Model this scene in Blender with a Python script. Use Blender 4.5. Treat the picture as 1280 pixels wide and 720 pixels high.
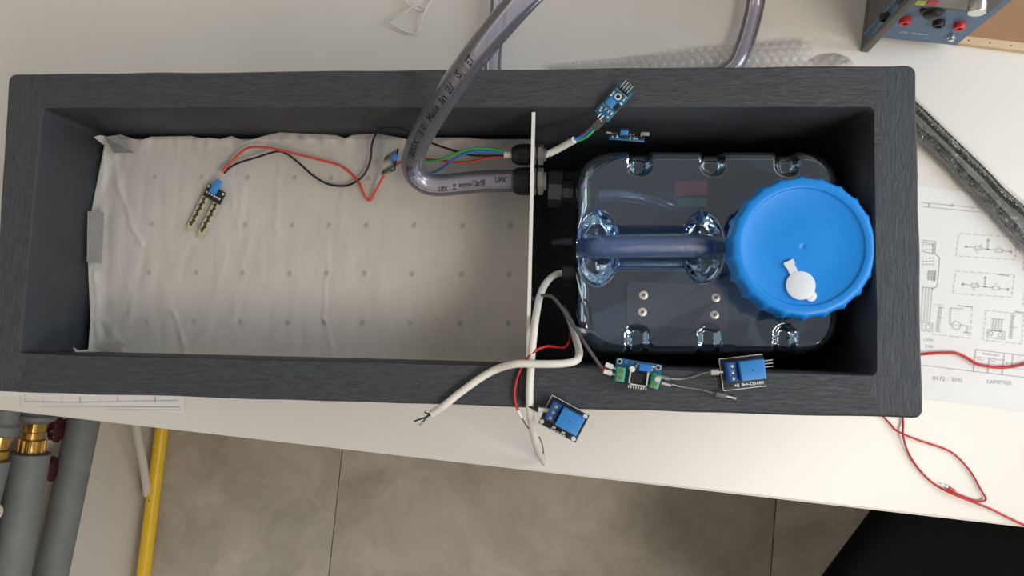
import bpy, math, random
from mathutils import Vector, Matrix, noise
random.seed(4)
sc = bpy.context.scene
COL = sc.collection
for o in list(bpy.data.objects): bpy.data.objects.remove(o, do_unlink=True)

# ------------------------------------------------------------------ camera
F = 950.0                       # focal length in pixels of a 1280 px wide frame
H = 0.25                        # height of the planter rim above the table top (z = 0)
CZ = H + 0.636
FLOOR = -0.72
_d = Vector((734-640, -(426-360), -F)).normalized()
_Z = -_d; _X = Vector((1,0,0)); _X = (_X - _X.dot(_Z)*_Z).normalized(); _Y = _Z.cross(_X)
R3 = Matrix((_X, _Y, _Z))       # world <- camera
cam = bpy.data.cameras.new('camera'); cam.sensor_width = 36; cam.lens = F*36/1280
cam.clip_start = 0.02
co = bpy.data.objects.new('camera', cam); COL.objects.link(co)
co.matrix_world = Matrix.Translation((0,0,CZ)) @ R3.to_4x4()
sc.camera = co

# ------------------------------------------------------------------ light
w = bpy.data.worlds.new('world'); sc.world = w; w.use_nodes = True
w.node_tree.nodes['Background'].inputs[0].default_value = (1.0, 0.96, 0.90, 1)
w.node_tree.nodes['Background'].inputs[1].default_value = 0.27
def area(name, loc, target, sx, sy, power, col):
    l = bpy.data.lights.new(name, 'AREA'); l.shape = 'RECTANGLE'; l.size = sx; l.size_y = sy
    l.energy = power; l.color = col
    o = bpy.data.objects.new(name, l); COL.objects.link(o); o.location = loc
    o.rotation_euler = (Vector(target)-Vector(loc)).to_track_quat('-Z','Y').to_euler()
    return o
area('window_light', (2.1, 0.35, 1.35), (0.3, 0.0, 0.1), 1.3, 1.3, 40, (0.80, 0.90, 1.0))
area('ceiling_light', (1.25, -1.0, 1.9), (0.4, -0.2, 0), 1.3, 0.5, 25.5, (1.0, 0.89, 0.76))
sc.view_settings.view_transform = 'Standard'; sc.view_settings.look = 'None'
sc.view_settings.gamma = 1; sc.view_settings.use_curve_mapping = False
sc.view_settings.exposure = 0.08

# ------------------------------------------------------------------ geometry helpers
def ray(px, py): return R3 @ Vector((px-640, -(py-360), -F))
def P(px, py, z):
    v = ray(px, py); t = (z-CZ)/v.z
    return Vector((v.x*t, v.y*t, z))
def onplane(px, py, p0, n):
    v = ray(px, py); c = Vector((0,0,CZ)); t = (p0-c).dot(n)/v.dot(n); return c+v*t
def lerp(a, b, t): return a+(b-a)*t
def interp(x, pts):
    if x <= pts[0][0]: return pts[0][1]
    for a, b in zip(pts, pts[1:]):
        if x <= b[0]: return lerp(a[1], b[1], (x-a[0])/(b[0]-a[0]))
    return pts[-1][1]
def spl(pts, n=8):
    pts = [Vector(p) for p in pts]
    if len(pts) < 3: return pts
    q = [2*pts[0]-pts[1]]+pts+[2*pts[-1]-pts[-2]]; out = []
    for i in range(1, len(q)-2):
        p0,p1,p2,p3 = q[i-1:i+3]
        for k in range(n):
            t = k/n
            out.append(0.5*((2*p1)+(p2-p0)*t+(2*p0-5*p1+4*p2-p3)*t*t+(3*p1-p0-3*p2+p3)*t**3))
    out.append(q[-2]); return out
def frames(pts):
    T = []
    for i in range(len(pts)):
        a = pts[max(0,i-1)]; b = pts[min(len(pts)-1,i+1)]; T.append((b-a).normalized())
    up = Vector((0,0,1))
    if abs(T[0].dot(up)) > 0.95: up = Vector((0,1,0))
    N = [(up-up.dot(T[0])*T[0]).normalized()]
    for i in range(1, len(pts)):
        n = N[-1]-N[-1].dot(T[i])*T[i]; N.append(n.normalized())
    return T, N
class MB:
    def __init__(s): s.v = []; s.f = []
    def add(s, v, f):
        o = len(s.v); s.v += [Vector(p) for p in v]; s.f += [tuple(i+o for i in q) for q in f]; return s
    def box(s, c, d, rz=0, M=None):
        x,y,z = d[0]/2,d[1]/2,d[2]/2
        v = [Vector((a*x,b*y,e*z)) for e in (-1,1) for a,b in ((-1,-1),(1,-1),(1,1),(-1,1))]
        Rm = M if M else Matrix.Rotation(rz,3,'Z'); c = Vector(c)
        return s.add([Rm@p+c for p in v], [(3,2,1,0),(4,5,6,7),(0,1,5,4),(1,2,6,5),(2,3,7,6),(3,0,4,7)])
    def bbox(s, c, d, b, rz=0):                     # box with bevelled upper edges and corners
        cx,cy,cz = c; h = d[2]
        pl = [(0,0),(h-b,0),(h-b*.3,b*.3),(h,b)]
        loops = []
        for (zz, ins) in pl:
            L = rrect(d[0]-2*ins, d[1]-2*ins, max(b-ins*.5, b*.3), 3)
            Rm = Matrix.Rotation(rz,3,'Z')
            loops.append([Rm@Vector((x,y,0))+Vector((cx,cy,cz-h/2+zz)) for x,y in L])
        return s.loft(loops, True, True)
    def loft(s, loops, cap0=False, cap1=False, closed=True):
        n = len(loops[0]); o = len(s.v)
        for L in loops: s.v += [Vector(p) for p in L]
        for i in range(len(loops)-1):
            for j in range(n if closed else n-1):
                k = (j+1) % n
                s.f.append((o+i*n+j, o+i*n+k, o+(i+1)*n+k, o+(i+1)*n+j))
        if cap0: s.f.append(tuple(o+j for j in reversed(range(n))))
        if cap1: s.f.append(tuple(o+(len(loops)-1)*n+j for j in range(n)))
        return s
    def tube(s, pts, r, seg=10, caps=True):
        pts = [Vector(p) for p in pts]; T, N = frames(pts); loops = []
        for i, p in enumerate(pts):
            rr = r[i] if isinstance(r, (list,tuple)) else r
            B = T[i].cross(N[i])
            loops.append([p+rr*(math.cos(a)*N[i]+math.sin(a)*B) for a in [2*math.pi*k/seg for k in range(seg)]])
        return s.loft(loops, caps, caps)
    def cyl(s, a, b, r, seg=20, r2=None):
        return s.tube([a, b], [r, r if r2 is None else r2], seg)
    def lathe(s, c, prof, seg=32, axis=(0,0,1)):    # prof: (radius, height along the axis)
        ax = Vector(axis).normalized(); q = ax.to_track_quat('Z','Y').to_matrix(); c = Vector(c)
        loops = [[q@Vector((r*math.cos(2*math.pi*k/seg), r*math.sin(2*math.pi*k/seg), h))+c for k in range(seg)] for r,h in prof]
        return s.loft(loops, True, True)
    def grid(s, fn, nu, nv):
        o = len(s.v)
        for i in range(nu+1):
            for j in range(nv+1): s.v.append(Vector(fn(i/nu, j/nv)))
        for i in range(nu):
            for j in range(nv):
                a = o+i*(nv+1)+j; s.f.append((a, a+nv+1, a+nv+2, a+1))
        return s
    def xf(s, M):
        s.v = [M@p for p in s.v]; return s
def rrect(w_, h_, r, n=6):
    r = max(min(r, w_/2-1e-6, h_/2-1e-6), 1e-6); out = []
    for cx, cy, a0 in ((w_/2-r,h_/2-r,0),(-w_/2+r,h_/2-r,90),(-w_/2+r,-h_/2+r,180),(w_/2-r,-h_/2+r,270)):
        for k in range(n+1):
            a = math.radians(a0+90*k/n); out.append((cx+r*math.cos(a), cy+r*math.sin(a)))
    return out
MW = {}
def root(name, label, cat, loc, M3=None, group=None):
    o = bpy.data.objects.new(name, None); COL.objects.link(o)
    M = Matrix.Translation(Vector(loc)) @ (M3.to_4x4() if M3 else Matrix.Identity(4))
    o.matrix_world = M; MW[o.name] = M; o.empty_display_size = 0.02
    tag(o, label, cat, group); return o
def tag(o, label=None, cat=None, group=None, kind=None):
    if label: o['label'] = label
    if cat: o['category'] = cat
    if group: o['group'] = group
    if kind: o['kind'] = kind
    return o
def rootof(p):
    while p.parent: p = p.parent
    return p
def obj(name, mb, mat, parent=None, world=True, smooth=35, label=None, kind=None):
    me = bpy.data.meshes.new(name)
    if parent and world:
        inv = MW[rootof(parent).name].inverted(); vs = [inv@v for v in mb.v]
    else: vs = mb.v
    me.from_pydata([tuple(v) for v in vs], [], mb.f); me.validate(); me.update()
    me.materials.append(mat)
    o = bpy.data.objects.new(name, me); COL.objects.link(o)
    if smooth is not None:
        for p in me.polygons: p.use_smooth = True
        me.set_sharp_from_angle(angle=math.radians(smooth))
    if parent: o.parent = parent
    if label: o['label'] = label
    if kind: o['kind'] = kind
    return o
_tc = {}
def text_mb(s, size, bold=0.0, shear=0.0, center=True):
    cu = bpy.data.curves.new('t', 'FONT'); cu.body = s; cu.size = size; cu.resolution_u = 2
    cu.offset = bold; cu.shear = shear
    o = bpy.data.objects.new('t', cu); COL.objects.link(o)
    dg = bpy.context.evaluated_depsgraph_get(); me = bpy.data.meshes.new_from_object(o.evaluated_get(dg))
    mb = MB(); mb.v = [v.co.copy() for v in me.vertices]; mb.f = [tuple(p.vertices) for p in me.polygons]
    bpy.data.objects.remove(o); bpy.data.curves.remove(cu); bpy.data.meshes.remove(me)
    if center and mb.v:
        x0 = min(v.x for v in mb.v); x1 = max(v.x for v in mb.v); y0 = min(v.y for v in mb.v); y1 = max(v.y for v in mb.v)
        c = Vector(((x0+x1)/2,(y0+y1)/2,0)); mb.v = [v-c for v in mb.v]
    return mb
def frame2(a, b):                                   # rotation whose x axis points from a to b (horizontal)
    d = (Vector(b)-Vector(a)); return Matrix.Rotation(math.atan2(d.y, d.x), 3, 'Z')

# ------------------------------------------------------------------ materials
def nt(name):
    m = bpy.data.materials.new(name); m.use_nodes = True
    return m, m.node_tree, m.node_tree.nodes['Principled BSDF']
def plain(name, col, rough=0.5, metal=0.0, var=0.06, scale=60, bump=0.0, bscale=None, spec=0.5):
    m, t, b = nt(name); N = t.nodes; L = t.links
    tc = N.new('ShaderNodeTexCoord'); n = N.new('ShaderNodeTexNoise'); n.inputs['Scale'].default_value = scale
    n.inputs['Detail'].default_value = 4; L.new(tc.outputs['Object'], n.inputs['Vector'])
    r = N.new('ShaderNodeValToRGB')
    r.color_ramp.elements[0].position = .3; r.color_ramp.elements[1].position = .7
    r.color_ramp.elements[0].color = tuple(c*(1-var) for c in col)+(1,)
    r.color_ramp.elements[1].color = tuple(min(1,c*(1+var)) for c in col)+(1,)
    L.new(n.outputs['Fac'], r.inputs[0]); L.new(r.outputs[0], b.inputs['Base Color'])
    b.inputs['Roughness'].default_value = rough; b.inputs['Metallic'].default_value = metal
    b.inputs['Specular IOR Level'].default_value = spec
    if bump:
        n2 = N.new('ShaderNodeTexNoise'); n2.inputs['Scale'].default_value = bscale or scale*4
        n2.inputs['Detail'].default_value = 5; L.new(tc.outputs['Object'], n2.inputs['Vector'])
        bp = N.new('ShaderNodeBump'); bp.inputs['Strength'].default_value = bump; bp.inputs['Distance'].default_value = .001
        L.new(n2.outputs['Fac'], bp.inputs['Height']); L.new(bp.outputs[0], b.inputs['Normal'])
    return m
def clear(name, tint, edge, glint=(1,1,1), refl=1.0, milk=0.0, milkcol=(.8,.82,.88), rough=0.03, bump=0.0, bscale=300, ior=1.5):
    """thin clear plastic wall: tinted see-through, darker where seen edge on, mirror-like by fresnel, a little milky"""
    m, t, b = nt(name); N = t.nodes; L = t.links; N.remove(b); out = N['Material Output']
    lw = N.new('ShaderNodeLayerWeight'); lw.inputs['Blend'].default_value = .35
    mc = N.new('ShaderNodeMixRGB'); mc.inputs[1].default_value = tint+(1,); mc.inputs[2].default_value = edge+(1,)
    L.new(lw.outputs['Facing'], mc.inputs[0])
    tr = N.new('ShaderNodeBsdfTransparent'); L.new(mc.outputs[0], tr.inputs[0])
    df = N.new('ShaderNodeBsdfDiffuse'); df.inputs[0].default_value = milkcol+(1,)
    tl = N.new('ShaderNodeBsdfTranslucent'); tl.inputs[0].default_value = milkcol+(1,)
    m1 = N.new('ShaderNodeMixShader'); m1.inputs[0].default_value = .4; L.new(df.outputs[0], m1.inputs[1]); L.new(tl.outputs[0], m1.inputs[2])
    m2 = N.new('ShaderNodeMixShader'); m2.inputs[0].default_value = milk; L.new(tr.outputs[0], m2.inputs[1]); L.new(m1.outputs[0], m2.inputs[2])
    fr = N.new('ShaderNodeFresnel'); fr.inputs[0].default_value = ior
    mu = N.new('ShaderNodeMath'); mu.operation = 'MULTIPLY'; mu.use_clamp = True; mu.inputs[1].default_value = refl; L.new(fr.outputs[0], mu.inputs[0])
    gl = N.new('ShaderNodeBsdfGlossy'); gl.inputs['Roughness'].default_value = rough; gl.inputs[0].default_value = glint+(1,)
    m3 = N.new('ShaderNodeMixShader'); L.new(mu.outputs[0], m3.inputs[0]); L.new(m2.outputs[0], m3.inputs[1]); L.new(gl.outputs[0], m3.inputs[2])
    if bump:
        tc = N.new('ShaderNodeTexCoord'); n = N.new('ShaderNodeTexNoise'); n.inputs['Scale'].default_value = bscale; n.inputs['Detail'].default_value = 3
        L.new(tc.outputs['Object'], n.inputs['Vector'])
        bp = N.new('ShaderNodeBump'); bp.inputs['Strength'].default_value = bump; bp.inputs['Distance'].default_value = .001
        L.new(n.outputs['Fac'], bp.inputs['Height']); L.new(bp.outputs[0], gl.inputs['Normal']); L.new(bp.outputs[0], fr.inputs['Normal'])
    L.new(m3.outputs[0], out.inputs['Surface']); return m
M = {}
M['table'] = plain('white_laminate', (.80,.785,.75), .32, var=.012, scale=3)
M['table_edge'] = plain('white_edge_band', (.85,.82,.76), .4, var=.02)
M['steel_grey'] = plain('grey_steel', (.35,.36,.37), .35, .6)
M['black'] = plain('black_plastic', (.012,.012,.014), .45, bump=.15, scale=200)
M['pcb_black'] = plain('black_circuit_board', (.015,.016,.018), .35, scale=300, var=.2)
M['pcb_blue'] = plain('blue_circuit_board', (.022,.14,.27), .3, scale=400, var=.2)
M['blue'] = plain('blue_plastic', (.04,.25,.66), .38, var=.04, scale=200)
M['blue_dark'] = plain('blue_terminal_plastic', (.012,.13,.50), .38, var=.04)
M['trim_blue'] = plain('blue_trimmer_plastic', (.03,.20,.62), .35)
M['green'] = plain('green_terminal_plastic', (.035,.38,.24), .4, var=.05)
M['cap_blue'] = plain('bright_blue_lid_plastic', (.006,.26,.82), .38, var=.02, scale=20)
M['white'] = plain('white_plastic', (.80,.79,.76), .4, var=.03)
M['cable_white'] = plain('white_cable_sheath', (.78,.76,.71), .45, var=.04, scale=100)
M['plug_white'] = plain('translucent_white_plug', (.72,.80,.88), .35, var=.03)
M['silver'] = plain('bright_metal', (.72,.71,.68), .25, .9)
M['solder'] = plain('tinned_metal', (.80,.80,.78), .35, .5)
M['silk'] = plain('white_print', (.75,.76,.76), .6)
M['nut_beige'] = plain('dull_grey_nut', (.13,.12,.10), .45, .2)
M['brass'] = plain('brass', (.60,.38,.12), .28, .9, var=.15)
M['red'] = plain('red_wire_insulation', (.55,.025,.02), .4)
M['red_light'] = plain('light_red_wire_insulation', (.72,.07,.045), .4)
M['w_black'] = plain('black_wire_insulation', (.015,.015,.016), .4)
M['w_green'] = plain('green_wire_insulation', (.04,.42,.10), .4)
M['w_blue'] = plain('blue_wire_insulation', (.03,.18,.55), .4)
M['w_grey'] = plain('grey_cable_sheath', (.10,.10,.10), .4)
M['ink'] = plain('black_print', (.012,.012,.02), .6)
M['ink_grey'] = plain('grey_print', (.42,.42,.43), .7)
M['ink_faint'] = plain('faint_pencil', (.55,.55,.57), .8)
M['ink_blue'] = plain('faint_blue_pen', (.42,.45,.66), .8)
M['chip'] = plain('black_chip', (.02,.02,.022), .3)
M['paper'] = plain('white_paper', (.86,.87,.88), .75, var=.01, scale=8, bump=.05, bscale=60)
M['tape'] = plain('silver_tape', (.28,.285,.28), .38, .3, var=.08, scale=80, bump=.3)
M['foam'] = plain('grey_foam_insulation', (.19,.20,.20), .6, var=.1, scale=25, bump=.4, bscale=300)
M['wine'] = plain('dark_red_plastic', (.055,.010,.012), .3, var=.2)
M['yellow'] = plain('yellow_pipe_coating', (.88,.56,.02), .35, var=.05, scale=30)
M['wallpaint'] = plain('white_wall_paint', (.66,.62,.56), .85, var=.03, scale=6, bump=.2, bscale=200)
M['psu_blue'] = plain('steel_blue_panel', (.10,.19,.32), .45, var=.04)
M['psu_grey'] = plain('dark_grey_casing', (.13,.125,.12), .5, var=.06)
M['psu_screen'] = plain('grey_display_window', (.25,.24,.22), .3)
M['sock_red'] = plain('red_socket_plastic', (.62,.03,.03), .35)
M['screen_y'] = plain('yellow_green_mark', (.55,.6,.1), .5)
M['wood'] = plain('pale_pine', (.68,.51,.33), .6, var=.1, scale=15, bump=.1)
M['mdf'] = plain('brown_hardboard', (.36,.20,.105), .65, var=.06, scale=30)
M['chairfab'] = plain('black_chair_fabric', (.004,.005,.005), .9, var=.3, scale=500, bump=.3, spec=.12)
M['probe'] = plain('beige_probe_board', (.52,.49,.33), .45)
M['probe_dark'] = plain('tarnished_contact', (.07,.065,.04), .4, .4)
M['board_white'] = plain('white_board', (.70,.68,.65), .6)
M['canister'] = clear('clear_blue_plastic', (.66,.79,.95), (.08,.18,.48), glint=(.78,.90,1), refl=2.1, milk=.085, rough=.05, milkcol=(.36,.46,.70), ior=1.8)
M['canister_dent'] = clear('clear_plastic_handle', (.60,.74,.95), (.08,.22,.60), refl=3.0, milk=.30, milkcol=(.13,.33,.80), rough=.12, bump=.6, bscale=900)
M['plate_clear'] = clear('clear_mounting_plate', (.92,.94,.97), (.5,.6,.7), refl=1.3, milk=.035, rough=.15)
M['hose'] = clear('clear_vinyl_hose', (.96,.96,.99), (.76,.76,.90), refl=1.2, milk=.19, milkcol=(.74,.74,.90), rough=.12)
M['film'] = clear('clear_plastic_film', (.99,.99,.985), (.95,.95,.94), refl=1.3, milk=.10, milkcol=(.9,.9,.88), rough=.10)
M['bubble'] = clear('bubble_wrap_film', (.97,.97,.97), (.80,.80,.82), refl=.8, milk=.28, milkcol=(.78,.78,.80), rough=.15)
M['sleeve'] = clear('clear_sleeve', (.75,.75,.75), (.35,.35,.35), refl=1.5, milk=.25, rough=.2)
M['divider'] = clear('smoked_acrylic', (.35,.40,.40), (.12,.16,.17), refl=1.6, milk=.38, milkcol=(.10,.14,.145), rough=.05)

def mat_planter(x0, x1, ang):
    m, t, b = nt('slate_grain_stone'); N = t.nodes; L = t.links
    tc = N.new('ShaderNodeTexCoord'); sp = N.new('ShaderNodeSeparateXYZ'); L.new(tc.outputs['Object'], sp.inputs[0])
    def streak(sx, sy):
        mp = N.new('ShaderNodeMapping'); mp.inputs['Scale'].default_value = (sx, sy, 60)
        L.new(tc.outputs['Object'], mp.inputs[0])
        n = N.new('ShaderNodeTexNoise'); n.inputs['Scale'].default_value = 1.0; n.inputs['Detail'].default_value = 7
        n.inputs['Roughness'].default_value = .65; n.inputs['Distortion'].default_value = .8
        L.new(mp.outputs[0], n.inputs['Vector']); return n
    a = streak(70, 380); c = streak(380, 70)
    nw = N.new('ShaderNodeTexNoise'); nw.inputs['Scale'].default_value = 30; L.new(tc.outputs['Object'], nw.inputs['Vector'])
    ma = N.new('ShaderNodeMath'); ma.operation = 'MULTIPLY_ADD'; ma.inputs[1].default_value = .05; L.new(nw.outputs['Fac'], ma.inputs[0])
    sb = N.new('ShaderNodeMath'); sb.operation = 'SUBTRACT'; sb.inputs[1].default_value = .025; L.new(sp.outputs[0], sb.inputs[0]); L.new(sb.outputs[0], ma.inputs[2])
    g = N.new('ShaderNodeMath'); g.operation = 'GREATER_THAN'; g.inputs[1].default_value = x1; L.new(ma.outputs[0], g.inputs[0])
    l = N.new('ShaderNodeMath'); l.operation = 'LESS_THAN'; l.inputs[1].default_value = x0; L.new(ma.outputs[0], l.inputs[0])
    s = N.new('ShaderNodeMath'); s.operation = 'ADD'; L.new(g.outputs[0], s.inputs[0]); L.new(l.outputs[0], s.inputs[1])
    mx = N.new('ShaderNodeMixRGB'); L.new(s.outputs[0], mx.inputs[0]); L.new(a.outputs['Fac'], mx.inputs[1]); L.new(c.outputs['Fac'], mx.inputs[2])
    r = N.new('ShaderNodeValToRGB'); e = r.color_ramp.elements
    e[0].position = .25; e[0].color = (.018,.022,.028,1); e[1].position = .72; e[1].color = (.056,.067,.084,1)
    L.new(mx.outputs[0], r.inputs[0])
    n3 = N.new('ShaderNodeTexNoise'); n3.inputs['Scale'].default_value = 900; n3.inputs['Detail'].default_value = 2; L.new(tc.outputs['Object'], n3.inputs['Vector'])
    r3 = N.new('ShaderNodeValToRGB'); r3.color_ramp.elements[0].position = .62; r3.color_ramp.elements[1].position = .75
    r3.color_ramp.elements[1].color = (.35,.36,.37,1); L.new(n3.outputs['Fac'], r3.inputs[0])
    ad = N.new('ShaderNodeMixRGB'); ad.blend_type = 'ADD'; ad.inputs[0].default_value = .22; L.new(r.outputs[0], ad.inputs[1]); L.new(r3.outputs[0], ad.inputs[2])
    L.new(ad.outputs[0], b.inputs['Base Color'])
    b.inputs['Roughness'].default_value = .5; b.inputs['Specular IOR Level'].default_value = .6
    bp = N.new('ShaderNodeBump'); bp.inputs['Strength'].default_value = 1.0; bp.inputs['Distance'].default_value = .0017
    L.new(mx.outputs[0], bp.inputs['Height']); L.new(bp.outputs[0], b.inputs['Normal']); return m
def mat_tile():
    m, t, b = nt('grey_stone_tile'); N = t.nodes; L = t.links
    tc = N.new('ShaderNodeTexCoord')
    n = N.new('ShaderNodeTexNoise'); n.inputs['Scale'].default_value = 6.5; n.inputs['Detail'].default_value = 11; n.inputs['Roughness'].default_value = .7; n.inputs['Distortion'].default_value = .5
    L.new(tc.outputs['Object'], n.inputs['Vector'])
    r = N.new('ShaderNodeValToRGB'); e = r.color_ramp.elements
    e[0].position = .3; e[0].color = (.34,.305,.25,1); e[1].position = .72; e[1].color = (.60,.55,.47,1)
    L.new(n.outputs['Fac'], r.inputs[0]); L.new(r.outputs[0], b.inputs['Base Color'])
    b.inputs['Roughness'].default_value = .5
    bp = N.new('ShaderNodeBump'); bp.inputs['Strength'].default_value = .2; bp.inputs['Distance'].default_value = .003
    L.new(n.outputs['Fac'], bp.inputs['Height']); L.new(bp.outputs[0], b.inputs['Normal']); return m
def mat_fabric():
    m, t, b = nt('thin_white_fleece'); N = t.nodes; L = t.links; out = N['Material Output']
    tc = N.new('ShaderNodeTexCoord')
    n = N.new('ShaderNodeTexNoise'); n.inputs['Scale'].default_value = 14; n.inputs['Detail'].default_value = 6; L.new(tc.outputs['Object'], n.inputs['Vector'])
    r = N.new('ShaderNodeValToRGB'); e = r.color_ramp.elements
    e[0].position = .3; e[0].color = (.66,.63,.595,1); e[1].position = .7; e[1].color = (.74,.715,.68,1)
    L.new(n.outputs['Fac'], r.inputs[0]); L.new(r.outputs[0], b.inputs['Base Color']); b.inputs['Roughness'].default_value = .75
    b.inputs['Specular IOR Level'].default_value = .25
    mp = N.new('ShaderNodeMapping'); mp.inputs['Scale'].default_value = (70,12,12); L.new(tc.outputs['Object'], mp.inputs[0])
    n2 = N.new('ShaderNodeTexNoise'); n2.inputs['Scale'].default_value = 1.2; n2.inputs['Detail'].default_value = 5; L.new(mp.outputs[0], n2.inputs['Vector'])
    bp = N.new('ShaderNodeBump'); bp.inputs['Strength'].default_value = .45; bp.inputs['Distance'].default_value = .002
    L.new(n2.outputs['Fac'], bp.inputs['Height']); L.new(bp.outputs[0], b.inputs['Normal'])
    tr = N.new('ShaderNodeBsdfTransparent'); mx = N.new('ShaderNodeMixShader'); mx.inputs[0].default_value = .42
    L.new(b.outputs[0], mx.inputs[1]); L.new(tr.outputs[0], mx.inputs[2]); L.new(mx.outputs[0], out.inputs['Surface']); return m
M['tile'] = mat_tile(); M['fabric'] = mat_fabric()
M['grout'] = plain('dark_grout', (.16,.145,.12), .9)

# ------------------------------------------------------------------ setting: floor of large tiles, left wall
TA = math.radians(-5.5)                              # direction of the table's long side
tx = Vector((math.cos(TA), math.sin(TA), 0)); ty = Vector((-math.sin(TA), math.cos(TA), 0))
RT = Matrix.Rotation(TA, 3, 'Z')
j1 = P(428,559,FLOOR); j2 = P(970.6,620,FLOOR); TW = (j2-j1).dot(tx)
wall_p = P(176,625,FLOOR)                            # foot of the left wall
fl = root('floor', None, None, (0,0,FLOOR)); fl['kind'] = 'structure'
o = obj('screed', MB().box((0.6,-0.1,FLOOR-.012), (4.4,4.2,.01), TA), M['grout'], fl, label='dark grout bed under the tiles')
tile_me = None
for i in range(-1, 4):
    for j in range(-2, 3):
        c = j1 + tx*(TW*(i-.5)) + ty*(TW*(j+.72)) - Vector((0,0,.005))
        if tile_me is None:
            t_ = obj('tile', MB().bbox((0,0,0), (TW-.0022,TW-.0022,.010), .0006), M['tile'], fl, world=False); tile_me = t_.data
        else:
            t_ = bpy.data.objects.new('tile', tile_me); COL.objects.link(t_); t_.parent = fl
        inv = MW['floor'].inverted(); t_.location = inv@c; t_.rotation_euler = (0,0,TA)
wl = MB().box(wall_p - tx*.06 + Vector((0,0,(2.4)/2)) + ty*.4, (.12,4.2,2.4), TA)
o = obj('wall_left', wl, M['wallpaint']); o['kind'] = 'structure'

wb_ = MB().box(P(640,-420,0)*0 + tx*1.2 + ty*.80 + Vector((0,0,FLOOR+1.25)), (4.6,.10,2.5), TA)  # unseen back wall, added to cut ambient light on the table's back left
o = obj('unseen_wall_back', wb_, M['wallpaint']); o['kind'] = 'structure'

# ------------------------------------------------------------------ table
ea = P(0,511.5,0); eb = P(1280,657.5,0)
x_left = (wall_p-ea).dot(tx)+.004; TL = 2.3; TD = .85
tb = root('work_table', 'long white laminate work table under the dark planter box', 'table', ea+tx*(x_left+TL/2)+ty*TD/2+Vector((0,0,FLOOR)), RT)
top = MB(); top.bbox((0,0,-.0125-FLOOR), (TL,TD,.025), .0018); obj('tabletop', top, M['table'], tb, world=False)
b_ = MB().box((0,-TD/2-.0006,-.013-FLOOR), (TL-.004,.001,.020)); obj('edge_band', b_, M['table_edge'], tb, world=False)
for sx in (-1,1):
    for sy in (-1,1):
        lg = MB().bbox((sx*(TL/2-.09), sy*(TD/2-.09), (-FLOOR-.025)/2), (.05,.05,-FLOOR-.025), .002)
        obj('leg', lg, M['steel_grey'], tb, world=False)
obj('frame', MB().box((0,TD/2-.09,-FLOOR-.055),(TL-.2,.03,.05)).box((0,-TD/2+.15,-FLOOR-.055),(TL-.2,.03,.05)), M['steel_grey'], tb, world=False)

# ------------------------------------------------------------------ planter
OC = [P(9,91,H), P(1147,80,H), P(1155,525,H), P(-15,490,H)]
IC = [P(53,136.5,H), P(1091,135,H), P(1095,468,H), P(25,441,H)]
pc = sum(OC, Vector())/4
PA = math.atan2((OC[1]-OC[0]).y, (OC[1]-OC[0]).x)
def rquad(C, r, z, inset=0.0, n=5):
    """rounded quadrilateral through the four corners, moved inwards by inset"""
    out = []; m = sum(C, Vector())/4
    for i in range(4):
        c = C[i]; a = (C[i-1]-c); b = (C[(i+1)%4]-c); a.z = b.z = 0; a.normalize(); b.normalize()
        c = c + (a+b)*inset; p0 = c+a*r; p1 = c+b*r
        for k in range(n+1):
            t = k/n; q = (1-t)**2*p0+2*t*(1-t)*c+t*t*p1; out.append(Vector((q.x,q.y,z)))
    return out[::-1]
pl = root('planter_box', 'long dark slate-grey planter box with open top', 'planter', (pc.x,pc.y,0), Matrix.Rotation(PA,3,'Z'))
inv = MW['planter_box'].inverted()
M['planter'] = mat_planter((inv@IC[0]).x-.006, (inv@IC[1]).x+.001, PA)
m = MB(); FL = .018
def jit(L, a):
    return [p+Vector((noise.noise(p*25)*a, noise.noise(p*25+Vector((9,0,0)))*a, 0)) for p in L]
def dens(L, step=.012):
    out = []
    for a, b in zip(L, L[1:]+L[:1]):
        k = max(1, int((b-a).length/step)); out += [a.lerp(b, i/k) for i in range(k)]
    return out
m = MB()
outer = [dens(rquad(OC, .008, 0.0, .022)), ]
base = dens(rquad(OC, .008, 0, 0))
def scaled(L, ins, z, jitter):
    res = []
    for p in L:
        q = p.copy(); d = Vector((pc.x-p.x, pc.y-p.y, 0))
        loc = inv@Vector((p.x,p.y,0)); hx = .40; hy = .15
        loc.x *= (1-ins/hx); loc.y *= (1-ins/hy)
        q = MW['planter_box']@loc; q.z = z
        n_ = noise.noise(Vector((p.x*22,p.y*22,z*18)))*jitter
        q.x += n_; q.y += n_*.8
        res.append(q)
    return res
m.loft([scaled(base,.026,0.0,0), scaled(base,.018,.06,.0008), scaled(base,.008,.18,.001), scaled(base,.001,H-.006,.0012),
        scaled(base,.0008,H-.002,.0010), scaled(base,.0026,H,.0008)], True, False)
ib = dens(rquad(IC, .006, 0, 0))
def inn(ins, z, jt): 
    res = []
    for p in ib:
        loc = inv@Vector((p.x,p.y,0)); loc.x *= (1-ins/.36); loc.y *= (1-ins/.115)
        q = MW['planter_box']@loc; q.z = z; n_ = noise.noise(Vector((p.x*22+5,p.y*22,z*18)))*jt; q.x += n_; q.y += n_; res.append(q)
    return res
# rim top: bridge outer and inner loops by angular stepping
lo_o = scaled(base,.0026,H,.0008); lo_i = inn(-.0012, H, .0006)
bm_v = len(m.v); m.v += lo_o+lo_i
def ang(p, L):
    l = inv@Vector((p.x,p.y,0)); return math.atan2(l.y/.15, l.x/.40)
no, ni = len(lo_o), len(lo_i)
ao = [ang(p,0) for p in lo_o]; ai = [ang(p,0) for p in lo_i]
def perim_param(L):
    d = [0.0]
    for a, b in zip(L, L[1:]+L[:1]): d.append(d[-1]+(b-a).length)
    return d
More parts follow.
